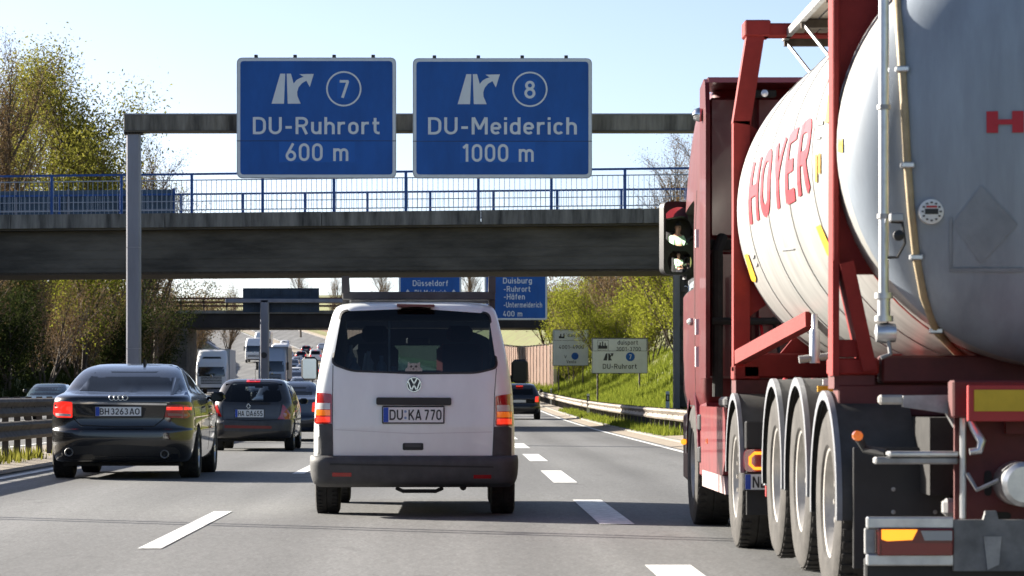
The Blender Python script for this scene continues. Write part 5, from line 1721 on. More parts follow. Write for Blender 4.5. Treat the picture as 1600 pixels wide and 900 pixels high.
small_car('sedan', NAVYP, "tiny dark oncoming saloon in the fast lane, just below the silver one", 476, 348, oncoming=True, group="oncoming cars in the distance")
small_car('van', WHITE2, "distant white van with red lower tail under the far bridge", 493, 440, lit=True, name="delivery_van", cat="van")

# ------------------------------------------------------------------ oncoming lorries (front looks to -y after turning)
def lorry(label, px, d, cabw, top, cab_paint, box_paint, kind='box', name="lorry", roof=None, slats=True):
    xx = (px - CX) * d / F
    t = thing(name, label, "lorry", (xx, d, road_z(d)), math.pi)
    # local: front at y=0 is the far end; build with front face at y=+L so that turning brings it to the viewer
    L = 0.0
    w_ = cabw / 2
    hc = top if kind != 'coach' else 3.1
    yb = -2.2
    if kind == 'coach':
        keys = [(.35, -8.5, -.1, w_ - .06, .2, .3), (.5, -8.6, -.02, w_, .2, .35), (1.2, -8.6, 0, w_, .2, .35), (2.0, -8.6, -.25, w_ - .01, .2, .35), (2.8, -8.55, -.6, w_ - .05, .25, .4), (3.0, -8.4, -.9, w_ - .15, .3, .4), (3.08, -8.1, -1.3, w_ - .4, .3, .4)]
    else:
        keys = [(.45, yb, -.12, w_ - .05, .12, .25), (.6, yb, -.02, w_ - .01, .12, .3), (1.5, yb, 0, w_, .12, .3), (1.9, yb, -.04, w_, .12, .3), (hc * .70, yb, -.22, w_ - .03, .14, .32), (hc * .80, yb, -.5, w_ - .06, .16, .35), (hc * .93, yb, -.95, w_ - .12, .2, .4), (hc * .985, yb, -1.25, w_ - .2, .25, .4), (hc, yb + .1, -1.5, w_ - .4, .2, .3)]
    vs, fs = zstack(keys, .0, 4, .05)
    cab = MB().add(vs, fs).build("cab", cab_paint, t, smooth=40)
    bvh = bvh_of(cab)
    z0, z1 = (1.55, 2.5) if kind == 'coach' else ((1.62, hc * .68) if kind != 'small' else (1.45, 2.2))
    patch(MB(), bvh, round_poly([(-w_ + .14, z0), (w_ - .14, z0), (w_ - .22, z1), (-w_ + .22, z1)], .1), 'F', .006, .15).build("windscreen", GLASS_BL, t, smooth=50)
    if kind not in ('coach',):
        gk = [(.95, 1.40)]
        for k in range(5 if slats else 3):
            za = .86 + k * .12
            patch(MB(), bvh, [(-w_ * .66, za), (w_ * .66, za), (w_ * .68, za + .07), (-w_ * .68, za + .07)], 'F', .012, .2).build("grille_slat", BLACK, t)
        patch(MB(), bvh, [(-w_ + .1, .45), (w_ - .1, .45), (w_ - .1, .58), (-w_ + .1, .58)], 'F', .01, .2).build("bumper_grille", BLACK, t)
        q = MB().lathe([(.11, .03), (.08, .05), (.001, .05)], (0, 0, 1.5), 'y', 18).build("emblem", CHROME, t)
    for sd in (-1, 1):
        patch(MB(), bvh, round_poly([(sd * (w_ - .04), .62), (sd * (w_ - .42), .60), (sd * (w_ - .36), .82), (sd * (w_ - .06), .86)], .04), 'F', .014, .1).build("headlight", CLEARL, t, smooth=50)
        if kind != 'small':
            MB().box(sd * (w_ + .02), sd * (w_ + .22), -.55, -.4, z0 + .15, z0 + .85, .05).build("wing_mirror", BLACK, t)
            patch(MB(), bvh, round_poly([(-1.5, 1.7), (-.55, 1.65), (-.75, 2.4), (-1.5, 2.45)], .05), 'S' if sd > 0 else 'L', .006, .2).build("side_window", GLASS_DK, t)
    if kind in ('box', 'small'):
        if kind == 'small':      # roof deflector with dark slot
            patch(MB(), bvh, [(-w_ * .62, hc * .80), (w_ * .62, hc * .80), (w_ * .55, hc * .845), (-w_ * .55, hc * .845)], 'F', .008, .12).build("roof_slot", BLACK, t)
        bx = MB().box(-w_ - .04, w_ + .04, -9.0, -2.3, 1.0, top + .06, .03).build("cargo_box", box_paint, t)
        MB().box(-w_ - .05, w_ + .05, -2.32, -2.26, top - .02, top + .09, .01).build("box_rim", ALU_D, bx)
        for sd in (-1, 1):
            MB().box(sd * (w_ + .0), sd * (w_ + .06), -2.33, -2.26, 1.0, top + .05).build("corner_post", ALU_D, bx)
    MB().box(-w_ + .2, w_ - .2, -8.8, -.3, .5, 1.0).build("chassis", UNDER, t)
    for x in (-w_ + .16, w_ - .16):
        for yy in ((-1.1, -6.8) if kind != 'coach' else (-1.9, -6.2)):
            wheel(t, x, yy, .48, .29, -1 if x < 0 else 1, 'truck')
    if kind == 'tip':
        MB().box(-w_, w_, -9, -2.4, 1.1, top - .5, .05).build("tipper_body", box_paint, t)
    return t
BLUEROOF = mat("lorry_pale_blue", (.50, .56, .64), .4, coat=.3)
lorry("white box lorry with roof deflector oncoming behind the black saloon's roof", 330, 236, 2.45, 3.55, WHITE2, mat("box_grey_white", (.55, .56, .56), .5, var=.1, vscale=.6), 'small')
lorry("white-grey lorry with slatted grille oncoming beside the far gantry post", 425, 262, 2.42, 3.75, BLUEROOF, mat("box_side_grey", (.36, .38, .40), .5, var=.1, vscale=.6), 'box')
lorry("white tipper lorry oncoming left of the far gantry post, under the bridge", 396, 440, 2.5, 3.7, WHITE2, WHITE2, 'tip', slats=False)
lorry("small distant white coach oncoming right of the far gantry post", 437, 420, 2.5, 3.1, WHITE2, WHITE2, 'coach', name="coach")

lorry("tiny white box lorry oncoming far back, nearest the end of the left embankment", 409, 505, 2.5, 3.7, WHITE2, WHITE2, 'box', slats=False)
small_car('van', WHITE2, "tiny white oncoming van far back beneath the bridge girder", 437, 490, oncoming=True, name="delivery_van", cat="van")
small_car('sedan', GREYP, "tiny grey oncoming saloon far back in the fast lane", 452, 455, oncoming=True, group="oncoming cars in the distance")
small_car('hatch', WHITE2, "tiny white oncoming hatchback, last one visible under the far bridge", 446, 540, oncoming=True, group="oncoming cars in the distance")
small_car('sedan', SILVERP, "tiny silver car in the far jam, nearest the van's upper left corner", 503, 520, lit=True, group="cars in the far jam")

# ================================================================== tank lorry in the right lane: tractor, trailer, tank container, driver
XC = 3.25
XLF = 2.03
def ray_px(px, py): return Vector(((px - CX) / F, 1.0, (CY - py) / F)).normalized()
CAMP = Vector((0, 0, CH))

def ring_plate(mb, cx, cz, r, y0, y1, x0, x1, z0, z1, keep=lambda x, z: True, n=72, x_in=None):
    def outer(a):
        c, s_ = math.cos(a), math.sin(a)
        k = 9e9
        if abs(c) > 1e-6: k = min(k, ((x1 if c > 0 else x0) - cx) / c)
        if abs(s_) > 1e-6: k = min(k, ((z1 if s_ > 0 else z0) - cz) / s_)
        return (cx + c * k, cz + s_ * k)
    for i in range(n):
        a, b = 2 * math.pi * i / n, 2 * math.pi * (i + 1) / n
        m = (a + b) / 2
        pc = (cx + r * math.cos(m), cz + r * math.sin(m))
        if not keep(*pc): continue
        q = [(cx + r * math.cos(a), cz + r * math.sin(a)), outer(a), outer(b), (cx + r * math.cos(b), cz + r * math.sin(b))]
        mb.prism(q, 'y', y0, y1)
    return mb

def make_tank():
    ZC, RT, Y0, Y1 = 2.46, 1.2, 16.1, 21.95
    t = thing("tank_container", "pale grey tank container with red lettering in a red steel frame", "tank container", (XC, 19, 1.22))
    org = t.location[:]
    K = lambda: MB(org)
    prof_ = []
    N = 24
    for i in range(N + 1):                     # rear dished end: flat crown and tight knuckle
        a = R(90 * i / N)
        prof_.append((max(.001, RT * math.sin(a) ** .93), -.56 * math.cos(a) ** .95))
    pr = [(r, Y0 + o) for r, o in prof_] + [(RT, Y0 + .3), (RT, Y1 - .3)] + [(r, Y1 - o) for r, o in prof_[::-1]]
    tk = K().lathe(pr, (XC, 0, ZC), 'y', 96)
    world = MB().lathe(pr, (XC, 0, ZC), 'y', 96)
    shell = tk.build("tank_shell", TANKM, t, smooth=50)
    bm = bmesh.new(); me = bpy.data.meshes.new("tmp"); me.from_pydata(world.v, [], world.f); bm.from_mesh(me); bvh = BVHTree.FromBMesh(bm); bm.free()
    def hit(px, py, off=.006):
        h = bvh.ray_cast(CAMP, ray_px(px, py))
        if h[0] is None:
            h = bvh.find_nearest(CAMP + ray_px(px, py) * 17)
        n = h[1] if h[1].dot(ray_px(px, py)) < 0 else -h[1]
        return h[0] + n * off
    # rear end cap sheet, slightly proud, coloured darker and bluer for its shade
    K().lathe([(r + (.002 if r > .01 else 0), Y0 + o - .003) for r, o in prof_[:-2]], (XC, 0, ZC), 'y', 96).build("end_cap", TANKE, t, smooth=50)
    # cladding lap joints
    for y in (17.35, 18.6, 19.85, 21.1):
        K().lathe([(RT, y - .03), (RT + .006, y - .03), (RT + .006, y + .03), (RT, y + .03)], (XC, 0, ZC), 'y', 96).build("cladding_band", TANKM, t, smooth=40)
        K().lathe([(RT, y + .032), (RT + .003, y + .032), (RT + .003, y + .042), (RT, y + .042)], (XC, 0, ZC), 'y', 96).build("band_gap", mat("band_shadow", (.16, .16, .155), .7), t)  # dark seam ring beside each cladding band
    # lettering wrapped on the left flank: reads from the front end towards the rear
    def wrap(u, v, l):      # u metres along, v up
        a = math.asin(max(-1, min(1, (2.52 - .215 + v - ZC) / RT)))
        r = RT + .0072 + l
        return (XC - r * math.cos(a), 21.0 - u, ZC + r * math.sin(a))
    letters(org, t, LOGORED, "HOYER", .43, wrap, 3.55, .19, .2, 'l', .08)
    # lettering on the rear end
    h0 = hit(1545, 208)
    def onend(u, v, l):
        o = Vector((h0.x + u, 10, h0.z + v))
        hh = bvh.ray_cast(o, Vector((0, 1, 0)))
        return hh[0] + Vector((0, -.012 - l, 0)) if hh[0] else o
    letters(org, t, LOGORED, "HOYER", .112, onend, 1.0, .24, .22, 'l', .03)
    # yellow warning films
    def film(pts, m, nm="warning_film", off=.01):
        v2, f2 = tri2d(pts, 9)
        K().add([hit(a, b, off) for a, b in v2], f2).build(nm, m, t)
    film([(1276, 242), (1279, 240), (1279, 284), (1276, 285)], YELLOW); film([(1281, 240), (1284, 238), (1284, 270), (1281, 272)], YELLOW)
    film([(1291, 193), (1296, 150), (1303, 148), (1300, 190)], YELLOW)
    film([(1277, 354), (1284, 350), (1299, 384), (1300, 404), (1294, 396)], YELLOW)
    film([(1165, 398), (1170, 396), (1183, 434), (1182, 440), (1176, 438)], YELLOW)
    film([(1312, 217), (1319, 216), (1319, 238), (1312, 238)], YELLOW)
    SM = mat("small_print", (.30, .31, .32), .6)
    for a in ((1276, 190, 1288, 197), (1276, 214, 1284, 219), (1222, 388, 1242, 391), (1176, 398, 1180, 404), (1181, 410, 1185, 416)):
        film([(a[0], a[1]), (a[2], a[1] - 2), (a[2], a[3] - 2), (a[0], a[3])], SM, "small_print")
    # ghost of a removed placard on the rear end
    film([(1533, 290), (1590, 350), (1533, 412), (1488, 350)], STAIN, "placard_mark", .009)
    for q in ([(1484, 340), (1488, 340), (1488, 420), (1484, 420)], [(1484, 418), (1600, 418), (1600, 424), (1484, 424)]):
        film(q, STAIN, "placard_mark", .012)
    # thermometer gauge
    c = hit(1454, 331, .0)
    g = K().lathe([(.001, -.035), (.055, -.035), (.065, -.03), (.065, .05)], c, 'y', 28).build("gauge", PLATEW, t, smooth=40)
    K().box(c.x - .035, c.x + .035, c.y - .038, c.y - .034, c.z - .014, c.z + .014).build("gauge_window", BLACK, g)
    mb = K()
    for k in range(12):
        a = 2 * math.pi * k / 12
        mb.box(c.x + .047 * math.cos(a) - .006, c.x + .047 * math.cos(a) + .006, c.y - .0385, c.y - .034, c.z + .047 * math.sin(a) - .004, c.z + .047 * math.sin(a) + .004)
    mb.build("gauge_marks", SIGNK, g)
    K().box(c.x - .028, c.x + .028, c.y - .0392, c.y - .034, c.z + .020, c.z + .030).build("gauge_print", LOGORED, g)
    # hose clipped over the end, and the steel riser pipe with its valve
    hp = [hit(a, b, .022) for a, b in ((1404, -60), (1405, 0), (1408, 50), (1412, 110), (1416, 180), (1420, 258), (1426, 330), (1434, 400), (1446, 460), (1466, 512), (1500, 548), (1540, 570), (1575, 582))]
    ho = K().tube(hp, .021, 10).build("hose", HOSE, t, smooth=60)
    for k in (3, 5, 7, 9):
        p = hp[k]
        K().box(p.x - .035, p.x + .035, p.y - .028, p.y + .03, p.z - .015, p.z + .015, .006).build("hose_clip", ALU, ho)
    xp = sx(1381, 15.72); yp = 15.72
    pipe = K().tube([(xp, yp, 4.1), (xp, yp, 3.0), (xp, yp, 1.62)], .027, 14).build("riser_pipe", ALU, t, smooth=60)
    for z in (2.05, 2.62, 3.2):
        K().lathe([(.027, -.012), (.036, -.012), (.036, .012), (.027, .012)], (xp, yp, z), 'z', 14).build("pipe_collar", ALU_D, pipe)
    K().lathe([(.028, 0), (.05, .0), (.05, .03), (.034, .03), (.034, .12), (.05, .12), (.05, .15), (.03, .15)], (xp, yp, 1.50), 'z', 16).build("valve_body", ALU, pipe, smooth=40)
    K().lathe([(.001, -.06), (.048, -.05), (.055, 0), (.048, .05), (.001, .06)], (xp + .01, yp, 1.44), 'x', 16).build("ball_valve", ALU, pipe, smooth=50)
    K().tube([(xp + .02, yp - .02, 1.41), (xp + .03, yp - .03, 1.33), (xp - .02, yp - .03, 1.31)], .012, 6).build("valve_lever", ALU_D, pipe)
    bx = K().box(sx(1391, 15.6), sx(1413, 15.6), 15.6, 15.66, sz(346, 15.6), sz(333, 15.6), .006).build("terminal_box", GALV, t)
    K().tube([(sx(1392, 15.6), 15.62, sz(346, 15.6)), (sx(1411, 15.6), 15.62, sz(348, 15.6)), (sx(1414, 15.6), 15.6, sz(380, 15.6)), (sx(1402, 15.6), 15.6, sz(402, 15.6)), (sx(1388, 15.6), 15.62, sz(402, 15.6))], .009, 6).build("cable_loop", BLACK, bx)
    K().lathe([(.001, -.03), (.028, -.02), (.028, .02), (.001, .03)], (sx(1404, 15.55), 15.55, sz(368, 15.55)), 'y', 14).build("plug", BLACK, bx, smooth=40)
    # ---------------- frame
    x0, x1, z0, z1 = XLF, XC * 2 - XLF, 1.22, 3.84
    # rear end frame
    mb = ring_plate(K(), XC, ZC, RT + .004, 16.30, 16.345, x0 + .01, x1 - .01, z0 + .55, z1 - .02, keep=lambda x, z: True)
    rf = mb.build("rear_frame_plate", FRAMERED, t)
    for xa, xb in ((x0, x0 + .035), (x1 - .035, x1)):
        K().box(xa, xb, 16.22, 16.42, 1.78, z1, .006).build("rear_post", FRAMERED, t)
    K().box(x0, x1, 16.2, 16.44, z1 - .1, z1 + .02, .01).build("rear_top_beam", FRAMERED, t)
    for s_ in (-1, 1):
        X = lambda v: XC + s_ * (XC - v)      # mirror about the centre for the right side
        xx = (lambda v: v) if s_ < 0 else (lambda v: 2 * XC - v)
        K().bar((xx(2.045), 16.30, 1.22), (xx(2.045), 16.30, 1.84), .035, .2, up=(0, 1, 0)).build("rear_leg", FRAMERED, t)
        K().bar((xx(2.10), 16.29, 1.83), (xx(2.225), 16.29, 1.25), .075, .24, up=(0, 1, 0)).build("rear_strut", FRAMERED, t)
        K().box(min(xx(2.05), xx(2.17)), max(xx(2.05), xx(2.17)), 16.24, 16.36, 1.32, 1.415, .004).build("strut_tie", FRAMERED, t)
        K().box(min(xx(2.03), xx(2.28)), max(xx(2.03), xx(2.28)), 16.22, 16.5, 1.225, 1.315, .01).build("corner_casting", FRAMERED, t)
        # front end frame
        K().bar((xx(2.09), 22.1, 1.29), (xx(2.09), 22.1, 3.12), .12, .16, up=(0, 1, 0)).build("front_post", FRAMERED, t)
        K().bar((xx(2.09), 22.1, 3.10), (xx(2.20), 22.1, 3.80), .13, .16, up=(0, 1, 0)).build("front_post_top", FRAMERED, t)
        K().box(min(xx(2.03), xx(2.22)), max(xx(2.03), xx(2.22)), 22.0, 22.25, 1.225, 1.33, .01).build("corner_casting", FRAMERED, t)
        K().box(min(xx(2.11), xx(2.30)), max(xx(2.11), xx(2.30)), 22.0, 22.25, 3.74, 3.86, .01).build("corner_casting", FRAMERED, t)
        K().bar((xx(2.07), 21.95, 1.39), (xx(2.36), 20.0, 1.62), .08, .10).build("diagonal_brace", FRAMERED, t)
        K().bar((xx(2.4), 16.5, 1.30), (xx(2.75), 18.2, 1.24), .08, .08).build("lower_brace", FRAMERED, t)
    ring_plate(K(), XC, ZC, RT - .02, 22.06, 22.10, 2.05, 2 * XC - 2.05, 1.30, 3.8, keep=lambda x, z: z < 3.05 and not (z < 1.75 and z > 1.5 and abs(x - XC) > .75)).build("front_frame_plate", FRAMERED, t)
    K().box(2.2, 2 * XC - 2.2, 22.03, 22.17, 3.74, 3.84, .012).build("front_top_beam", FRAMERED, t)
    K().box(2.1, 2 * XC - 2.1, 22.0, 22.2, 1.24, 1.42, .012).build("front_bottom_beam", FRAMERED, t)
    K().box(2.3, 2 * XC - 2.3, 16.25, 16.45, 1.18, 1.33, .012).build("rear_bottom_beam", CHASSIS, t)  # darker red than the frame, painting in the shade below the tank
    # valve cluster near the left strut
    q = P(1273, 540, 17.2)
    vc = K().lathe([(.001, -.1), (.03, -.1), (.03, .08), (.018, .1), (.018, .18), (.001, .18)], q, 'z', 12).build("drain_valve", ALU, t, smooth=40)
    K().tube([q + Vector((-.09, 0, -.08)), q + Vector((.09, 0, -.06))], .022, 8).build("drain_pipe", ALU_D, vc)
    # walkway on top with boards and stays
    wk = K().box(2.42, 2.46, 16.5, 22.35, 3.74, 3.80, .004).build("walkway", ALU_D, t)
    K().box(3.06, 3.10, 16.5, 22.35, 3.74, 3.80, .004).build("walkway_edge", ALU_D, wk)
    src = None
    for k in range(7):
        x_ = 2.475 + k * .084
        if src is None: src = K().box(x_, x_ + .07, 16.5, 22.3, 3.765, 3.79).build("walkway_board", GALV_OLD, wk)
        else: inst(src, "walkway_board", (k * .084, 0, 0), wk)
    for y in (17.0, 18.4, 19.8, 21.2, 22.3):
        K().box(2.43, 3.09, y - .03, y + .03, 3.70, 3.76).build("walkway_bearer", BARK, wk)
        K().bar((2.44, y, 3.74), (2.62, y - .35, 3.42 + .0), .018, .018).build("walkway_stay", ALU, wk)
    K().tube([(2.62, 16.8, 3.62), (2.62, 17.2, 3.62)], .06, 14).build("document_tube", ALU, t, smooth=50)
    return t
make_tank()

def fender(K, parent, xw, y, z, r, wd, a0=-8, a1=188):
    f = K().lathe([(r, 0), (r + .015, 0), (r + .015, wd), (r, wd)], (xw, y, z), 'x', 28, a0, a1).build("fender", mat("fender_dusty", (.05, .049, .047), .6, var=.35, vscale=5), parent, smooth=40)
    K().lathe([(r - .03, -.01), (r + .02, -.01), (r + .02, .02), (r - .03, .012)], (xw, y, z), 'x', 28, a0, a1).build("fender_edge", mat("fender_edge", (.24, .25, .27), .45, .3, var=.15, vscale=6), f, smooth=40)
    return f

def make_trailer():
    t = thing("container_trailer", "dark red three-axle container trailer under the tank, two axles lifted", "trailer", (XC, 19, 0))
    org = t.location[:]
    K = lambda: MB(org)
    for xa, xb in ((2.78, 2.94), (3.56, 3.72)):
        K().prism([(15.2, .92), (15.2, 1.17), (24.2, 1.17), (24.2, 1.02), (21.2, 1.02), (20.6, .88)], 'x', xa, xb).build("main_beam", CHASSIS, t)
    for y, za, zb in ((16.34, 1.0, 1.17), (22.1, 1.05, 1.22), (19.2, .98, 1.15), (17.8, .98, 1.14)):
        K().box(2.06, 4.44, y - .11, y + .11, za, zb, .008).build("cross_member", CHASSIS, t)
    K().box(2.04, 2.30, 21.95, 22.3, 1.12, 1.222).build("twist_lock", CHASSIS, t)
    K().box(2.04, 2.26, 16.24, 16.5, 1.15, 1.222).build("twist_lock", CHASSIS, t)
    K().box(2.5, 4.0, 15.15, 15.3, 1.0, 1.19, .01).build("rear_beam", CHASSIS, t)
    # red and yellow rear marking board
    bd = K().box(2.555, 3.95, 15.02, 15.06, .985, 1.165, .004).build("marking_board", mat("board_red", (.42, .03, .03), .5), t)
    K().box(2.585, 3.92, 15.012, 15.025, 1.035, 1.142).build("board_yellow", YELLOWD, bd)
    # marker plates on the side
    K().box(sx(1277, 17.0), sx(1318, 17.0), 16.98, 17.0, sz(612, 17.0), sz(603, 17.0)).build("side_marker", YELLOW, t)
    K().box(sx(1285, 17.0), sx(1307, 17.0), 16.97, 16.99, sz(601.5, 17.0), sz(593, 17.0)).build("side_lamp", PLATEW, t)
    # wheels: rear axle on the road, the two ahead lifted
    for k, (y, lift) in enumerate(((16.5, 0), (17.85, .08), (19.2, .08))):
        for s_, xw in ((-1, XLF + .19), (1, 2 * XC - XLF - .19)):
            w_ = wheel(t, xw - org[0], y - org[1], .525, .38, s_, 'truck', RUBBER_D, z=.525 + lift)
            fender(K, t, (xw - .2 if s_ < 0 else xw - .19), y, .535 + lift, .585, .42)
        K().tube([(2.3, y, .53 + lift), (4.2, y, .53 + lift)], .075, 10).build("axle", UNDER, t)
        K().box(2.85, 3.65, y - .3, y + .1, .62 + lift, .92).build("air_suspension", UNDER, t)
    # mud flap, splash wall behind the rear wheel
    K().box(2.09, 2.60, 15.84, 15.865, .20, .84, .004).build("mud_flap", BLACK, t)
    for a, b in ((2.30, .62), (2.30, .5), (2.52, .62), (2.52, .5)):
        K().lathe([(.012, -.01), (.001, -.012)], (a, 15.84, b), 'y', 8).build("flap_bolt", ALU_D, t)
    K().box(2.44, 2.70, 15.5, 19.6, .60, 1.0).build("inner_splash_wall", UNDER, t)
    # silver grip bar with black arm and amber marker
    K().box(sx(1365, 15.3), sx(1495, 15.3), 15.24, 15.34, sz(725, 15.3), sz(714, 15.3), .008).build("step_bar", ALU_D, t)
    K().box(sx(1386, 15.3), sx(1495, 15.3), 15.22, 15.36, sz(713, 15.3), sz(705, 15.3), .008).build("step_tread", ALU, t)
    K().tube([P(1341, 684, 15.5), P(1352, 702, 15.5), P(1385, 708, 15.4)], .022, 8).build("marker_arm", BLACK, t)
    K().lathe([(.001, -.03), (.026, -.02), (.028, .01), (.001, .03)], P(1340, 681, 15.48), 'y', 12).build("side_marker_lamp", AMBER, t, smooth=50)
    # lashing bracket
    K().box(sx(1372, 15.4), sx(1412, 15.4), 15.35, 15.43, sz(632, 15.4), sz(617, 15.4), .012).build("bracket_end", RIMW, t)
    K().prism([(sx(a, 15.36), sz(b, 15.36)) for a, b in ((1410, 618), (1480, 617), (1499, 628), (1499, 668), (1490, 668), (1478, 646), (1410, 636))], 'y', 15.33, 15.39).build("bracket", ALU_D, t)
    K().box(sx(1500, 15.2), sx(1509, 15.2), 15.18, 15.22, sz(812, 15.2), sz(630, 15.2), .008).build("upright_rod", ALU, t)
    K().tube([P(1515, 655, 15.2), P(1522, 670, 15.18), P(1534, 690, 15.15), P(1530, 704, 15.15), P(1515, 706, 15.15)], [.02, .022, .025, .022, .018], 8).build("hook", ALU, t, smooth=60)
    K().box(sx(1470, 15.5), sx(1491, 15.5), 15.4, 15.5, sz(806, 15.5), sz(778, 15.5), .02).build("junction_box", ALU_D, t)
    # red end plate with slots, air cylinder
    ep = K().prism([(sx(a, 15.3), sz(b, 15.3)) for a, b in ((1490, 640), (1600, 655), (1720, 655), (1720, 812), (1490, 812))], 'y', 15.27, 15.30).build("end_plate", CHASSIS, t)
    for a in ((1538, 735, 1550, 775), (1545, 800, 1580, 812)):
        K().prism(round_poly([(sx(q[0], 15.26), sz(q[1], 15.26)) for q in ((a[0], a[1]), (a[2], a[1]), (a[2], a[3]), (a[0], a[3]))], .03), 'y', 15.262, 15.268).build("slot", UNDER, ep)
    c = P(1601, 757, 15.0)
    ac = K().lathe([(.001, -.02), (.09, -.02), (.112, .0), (.112, .5), (.001, .5)], c, 'y', 28).build("air_cylinder", ALU, t, smooth=40)
    K().tube([c + Vector((-.12, .05, .02)), c + Vector((-.22, .1, -.03)), c + Vector((-.26, .15, .05))], .012, 6).build("air_pipe", ALU_D, ac)
    K().tube([(2.95, 15.4, .93), (3.1, 15.5, .85), (3.3, 15.45, .80)], .05, 10).build("suspension_arm", UNDER, t)
    # rear bumper with lamp cluster
    d = 15.0
    bp = K().box(sx(1355, d), sx(1491, d), d, d + .06, sz(826, d), sz(808, d), .006).build("bumper_bar", ALU, t)
    K().box(sx(1355, d), sx(1491, d), d, d + .06, sz(884, d), sz(866, d), .006).build("bumper_bar", ALU, t)
    K().prism([(sx(a, d), sz(b, d)) for a, b in ((1490, 812), (1536, 812), (1540, 798), (1556, 798), (1560, 812), (1640, 812), (1640, 892), (1490, 892))], 'y', d - .01, d + .03).build("bumper_plate", mat("bumper_grey", (.20, .20, .20), .6, .4, var=.4, vscale=5), t)
    K().prism([(sx(a, d), sz(b, d)) for a, b in ((1536, 838), (1564, 838), (1560, 882), (1542, 890))], 'y', d - .02, d - .005).build("bumper_rib", ALU_D, t)
    K().box(sx(1355, d), 4.45, d + .07, d + .14, .18, .30, .01).build("underrun_bar", BLACK, t)
    K().box(sx(1352, d), sx(1368, d), d + .01, d + .05, sz(866, d), sz(826, d), .004).build("lamp_bracket", ALU_D, t)
    lp = K().box(sx(1369, d), sx(1489, d), d - .03, d + .05, sz(868, d), sz(825, d), .01).build("tail_lamp", mat("lamp_deep_red", (.16, .012, .012), .15, coat=1.0), t)
    K().prism([(sx(a, d), sz(b, d)) for a, b in ((1376, 827), (1432, 827), (1424, 843), (1384, 845), (1376, 842))], 'y', d - .036, d - .028).build("indicator_lens", AMBERLIT, lp)
    K().prism([(sx(a, d), sz(b, d)) for a, b in ((1437, 829), (1486, 829), (1486, 844), (1443, 844))], 'y', d - .036, d - .028).build("reversing_lens", mat("lens_grey", (.34, .36, .38), .2, coat=1), lp)
    K().box(sx(1376, d), sx(1486, d), d - .036, d - .028, sz(866, d), sz(848, d)).build("red_lens", mat("lens_red2", (.25, .012, .012), .2, coat=1), lp)
    # far side gets the same bumper bar so that it is whole
    K().box(2 * XC - sx(1491, d), 2 * XC - sx(1355, d), d, d + .06, .43, .50, .006).build("bumper_bar", ALU, t)
    K().box(2 * XC - sx(1489, d), 2 * XC - sx(1369, d), d - .03, d + .05, .31, .42, .01).build("tail_lamp", REDL, t)
    # red and white marker board between the tractor wheel and the trailer wheels
    wb = K().box(2.105, 2.175, 20.55, 20.6, sz(758, 20.6), sz(655, 20.6), .003).build("marker_board", PLATEW, t)
    K().box(2.115, 2.175, 20.55, 20.6, sz(654.5, 20.6), sz(624, 20.6), .003).build("board_top", mat("board_red2", (.5, .03, .03), .5), wb)
    K().box(2.115, 2.16, 20.55, 20.6, sz(776, 20.6), sz(758.5, 20.6), .003).build("board_foot", mat("board_red2", (.5, .03, .03), .5), wb)
    K().box(2.16, 2.8, 20.56, 20.62, .9, .97).build("board_arm", UNDER, t)
    K().box(2.6, 3.9, 20.0, 23.9, .98, 1.03).build("coupler_plate", UNDER, t)
make_trailer()

